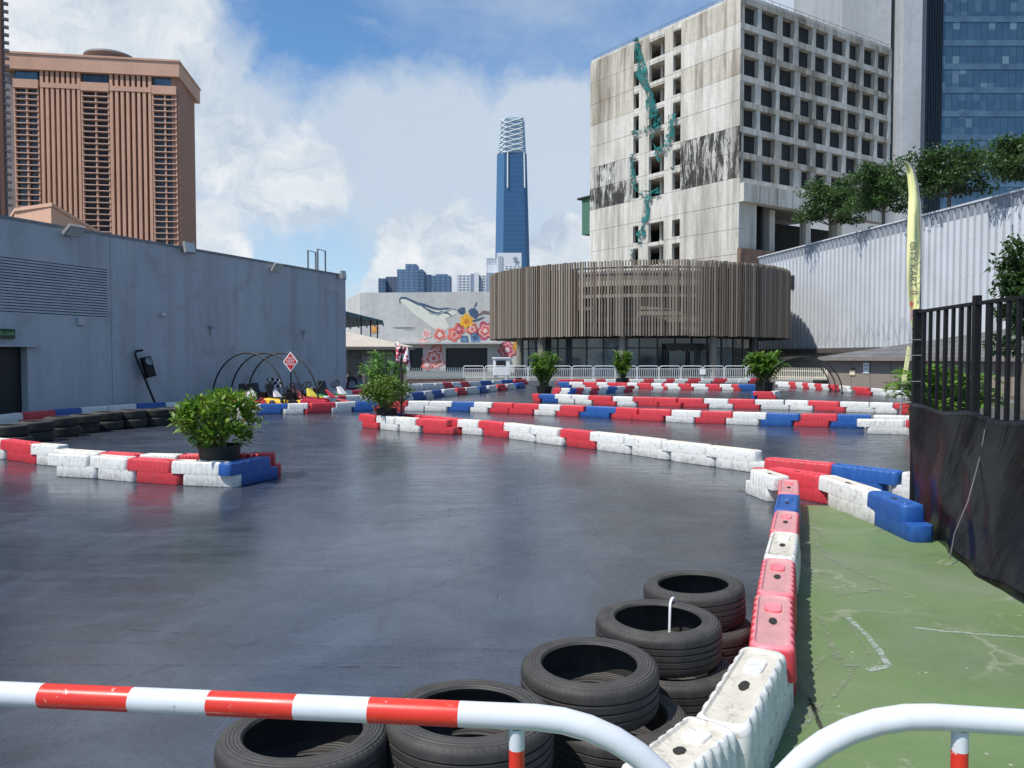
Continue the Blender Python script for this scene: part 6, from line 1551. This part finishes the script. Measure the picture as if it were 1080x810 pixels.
DGR = [(.015, .042, .015), (.027, .066, .02), (.045, .095, .03), (.065, .125, .042), (.027, .064, .02)]
def tpos(px, back): 
    s = CW.s(px); return CW.pt(s, cz - .6, -back)
def th(px, y, back): p = tpos(px, back); D = p.y; return 1.6 + (377 - y) * D / 815 - (cz - .6)
for px, back, ytop, wpx, lab, sd, cols_ in ((868, .5, 194, 84, 'smallest bright green terrace tree at the low end of the coping', 31, GRN), (922, .6, 180, 92, 'full green terrace tree behind the yellow banner tip', 32, GRN), (986, .9, 162, 108, 'darker terrace tree against the blue glass tower', 33, DGR), (1066, 1.2, 147, 108, 'dark terrace tree at the high end of the coping', 34, DGR)):
    p = tpos(px, back); H = th(px, ytop, back); tree(p, H, wpx / 2 * p.y / 815 * .84, H * .42, 6000, lab, sd, cols_, .3)
q = PD(1086, 300, 23.5); tree((q.x, q.y, 0), 1.6 + (377 - 255) * 23.5 / 815, 1.05, 1.9, 5200, 'dark bushy tree rising behind the black fence and brown kiosk', 41, DGR, .2, .9, 'bushy_tree')
# planter parapet on the terrace
tp0 = empty('terrace_planter', CW.pt(CW.s(850), cz - .6, -3), CW.ang, 'pale terrace planter box at the low end of the ribbed wall', 'planter'); mb = MB(); mb.box((0, 1.0, .6), (9, 1.2, 1.3)); bevel(mb.build('box', flat('planter_pale', (.5, .52, .5), .7), tp0), .03)
mb = MB(); mb.box((0, 1.0, 1.26), (8.6, .9, .06)); mb.build('soil', flat('planter_soil', (.05, .04, .03), .95), tp0)
mb.v = []
# ================================================================ light, sky, camera
EL = math.radians(57); AZ = math.atan2(-.80, -.60)      # direction towards the sun: behind the camera's left shoulder
sv = Vector((math.sin(AZ) * math.cos(EL), math.cos(AZ) * math.cos(EL), math.sin(EL)))
L = bpy.data.lights.new('sun', 'SUN'); L.energy = 3.6; L.angle = math.radians(.53); L.color = (1, .955, .89)
so = bpy.data.objects.new('sun', L); COL.objects.link(so); so.rotation_euler = (-sv).to_track_quat('-Z', 'Y').to_euler(); so.location = (0, 0, 60)
W = bpy.data.worlds.new('World'); scene.world = W; W.use_nodes = True; nt = W.node_tree
for n in list(nt.nodes): nt.nodes.remove(n)
def nn(t, **k):
    n = nt.nodes.new(t)
    for a, b in k.items(): setattr(n, a, b)
    return n
lk = nt.links.new
out = nn('ShaderNodeOutputWorld'); bg = nn('ShaderNodeBackground'); lk(bg.outputs[0], out.inputs[0]); bg.inputs[1].default_value = .11
sky = nn('ShaderNodeTexSky', sky_type='NISHITA', sun_disc=False, sun_elevation=EL, sun_rotation=AZ, altitude=50, air_density=1.0, dust_density=.4, ozone_density=3.0)
tc = nn('ShaderNodeTexCoord')
def wm(op, a, b=0.0, c=0.0, clamp=False):
    n = nn('ShaderNodeMath', operation=op, use_clamp=clamp)
    for i, v in enumerate((a, b, c)):
        if hasattr(v, 'links'): lk(v, n.inputs[i])
        else: n.inputs[i].default_value = v
    return n.outputs[0]
def wnoise(vec, s, d=6, r=.6, dist=0.0, scale=(1, 1, 1), loc=(0, 0, 0)):
    mp = nn('ShaderNodeMapping'); lk(vec, mp.inputs[0]); mp.inputs['Scale'].default_value = scale; mp.inputs['Location'].default_value = loc
    n = nn('ShaderNodeTexNoise'); n.inputs['Scale'].default_value = s; n.inputs['Detail'].default_value = d; n.inputs['Roughness'].default_value = r; n.inputs['Distortion'].default_value = dist
    lk(mp.outputs[0], n.inputs['Vector']); return n
def wramp(f, stops):
    r = nn('ShaderNodeValToRGB'); el = r.color_ramp.elements
    while len(el) < len(stops): el.new(.5)
    for e, (p, c) in zip(el, stops): e.position = p; e.color = (*c, 1) if isinstance(c, tuple) else (c, c, c, 1)
    lk(f, r.inputs[0]); return r.outputs[0]
def wmix(f, a, b):
    n = nn('ShaderNodeMix', data_type='RGBA')
    for s, v in ((n.inputs[0], f), (n.inputs[6], a), (n.inputs[7], b)):
        if hasattr(v, 'links'): lk(v, s)
        else: s.default_value = (*v, 1) if isinstance(v, tuple) else v
    return n.outputs[2]
V0 = tc.outputs['Generated']
# warp the direction a little so that cloud edges billow
wn_ = wnoise(V0, 6.0, 7, .62); sub = nn('ShaderNodeVectorMath', operation='SUBTRACT'); lk(wn_.outputs['Color'], sub.inputs[0]); sub.inputs[1].default_value = (.5, .5, .5)
scl = nn('ShaderNodeVectorMath', operation='SCALE'); lk(sub.outputs[0], scl.inputs[0]); scl.inputs[3].default_value = .16
add = nn('ShaderNodeVectorMath', operation='ADD'); lk(V0, add.inputs[0]); lk(scl.outputs[0], add.inputs[1])
nrm = nn('ShaderNodeVectorMath', operation='NORMALIZE'); lk(add.outputs[0], nrm.inputs[0]); VW = nrm.outputs[0]
def blob(px, py, rpx, soft=.5, vec=None):
    """round cloud mass: 1 inside, 0 outside, by angle from a direction"""
    d = ray(px, py).normalized(); dt = nn('ShaderNodeVectorMath', operation='DOT_PRODUCT'); lk(vec or VW, dt.inputs[0]); dt.inputs[1].default_value = d
    a = wm('ARCCOSINE', wm('MINIMUM', dt.outputs['Value'], .99999)); R = math.atan(rpx / 870)
    mr = nn('ShaderNodeMapRange', interpolation_type='SMOOTHSTEP'); lk(a, mr.inputs[0]); mr.inputs[1].default_value = R * (1 + soft); mr.inputs[2].default_value = R * (1 - soft); return mr.outputs[0]
def union(bl):
    r = bl[0]
    for b in bl[1:]: r = wm('MAXIMUM', r, b)
    return r
fb = wnoise(V0, 3.2, 9, .62, .3, (1, 1, 1.7)).outputs['Fac']
fine = wnoise(V0, 9, 9, .66, .2, (1, 1, 1.4)).outputs['Fac']
# thin veil over most of the view, thick masses where the photograph has them
veil = union([blob(430, 225, 150, .3), blob(260, 200, 120, .35), blob(580, 190, 105, .3), blob(150, 40, 100, .25), blob(900, 20, 120, .5), blob(-200, 60, 260, .5), blob(640, -330, 260, .6), blob(100, -420, 220, .6), blob(1300, 100, 260, .6), blob(300, -800, 300, .6)])
veil = wramp(wm('ADD', veil, wm('MULTIPLY', wm('SUBTRACT', fb, .5), 1.1)), [(.15, 0.0), (.8, 1.0)])
hor = nn('ShaderNodeSeparateXYZ'); lk(V0, hor.inputs[0]); hz_ = wramp(hor.outputs[2], [(.0, .85), (.10, .5), (.22, 0.0)])
gen = wramp(wnoise(V0, 2.2, 8, .6, .4, (1, 1, 1.6), (3, 1, 0)).outputs['Fac'], [(.5, 0.0), (.62, .75)])
behind = wramp(hor.outputs[1], [(.3, 1.0), (.6, 0.0)]); gen = wm('MULTIPLY', gen, behind)
veil = wm('MAXIMUM', wm('MAXIMUM', veil, hz_), gen)
wisp = wramp(wnoise(V0, 5.5, 8, .62, .5, (1, 1, 2.6), (2, 0, 1)).outputs['Fac'], [(.48, 0.0), (.68, .4)])
veil = wm('MAXIMUM', veil, wisp)
hole = union([blob(350, 268, 42, .7), blob(300, 290, 40, .7), blob(270, 25, 30, .7)])
veil = wm('MULTIPLY', veil, wm('SUBTRACT', 1.0, wm('MULTIPLY', hole, .45)))
puff = union([blob(120, 50, 105, .22), blob(40, 20, 120, .3), blob(310, 190, 62, .4), blob(250, 150, 55, .5), blob(440, 255, 45, .25), blob(480, 248, 40, .25), blob(505, 270, 50, .3), blob(420, 290, 40, .3), blob(590, 255, 34, .2), blob(575, 280, 42, .3), blob(610, 285, 40, .3), blob(230, 260, 45, .5)])
puff = wramp(wm('ADD', wm('MULTIPLY', puff, .9), wm('MULTIPLY', wm('SUBTRACT', fine, .5), 1.4)), [(.3, 0.0), (.74, 1.0)])
tint = nn('ShaderNodeMix', data_type='RGBA', blend_type='MULTIPLY'); tint.inputs[0].default_value = 1.0; lk(sky.outputs[0], tint.inputs[6]); tint.inputs[7].default_value = (.66, .88, 1.0, 1)
c1 = wmix(wm('MULTIPLY', veil, .86, clamp=True), tint.outputs[2], wmix(fb, (3.3, 3.9, 4.6), (4.2, 4.6, 5.05)))
shade = wramp(wnoise(VW, 11, 8, .62, .4, (1, 1, 1.3), (0, 0, .35)).outputs['Fac'], [(.36, (3.0, 3.6, 4.4)), (.52, (4.3, 4.7, 5.1)), (.68, (5.6, 5.7, 5.8))])
c2 = wmix(wm('MULTIPLY', puff, .9, clamp=True), c1, shade)
lk(c2, bg.inputs[0])

cam = bpy.data.cameras.new('camera'); co_ = bpy.data.objects.new('camera', cam); COL.objects.link(co_)
co_.location = (0, 0, EYE); co_.rotation_euler = (PI/2 - TH, 0, 0)
cam.sensor_width = 36; cam.lens = FOC / 1080 * 36; cam.clip_end = 6000; cam.clip_start = .05
scene.camera = co_
vs = scene.view_settings; vs.view_transform = 'Standard'; vs.look = 'None'; vs.exposure = 0.57; vs.gamma = 1.0
try: vs.use_curve_mapping = False
except Exception: pass
cy = scene.cycles if hasattr(scene, 'cycles') else None
if cy:
    cy.max_bounces = 8; cy.transparent_max_bounces = 12; cy.sample_clamp_indirect = 6
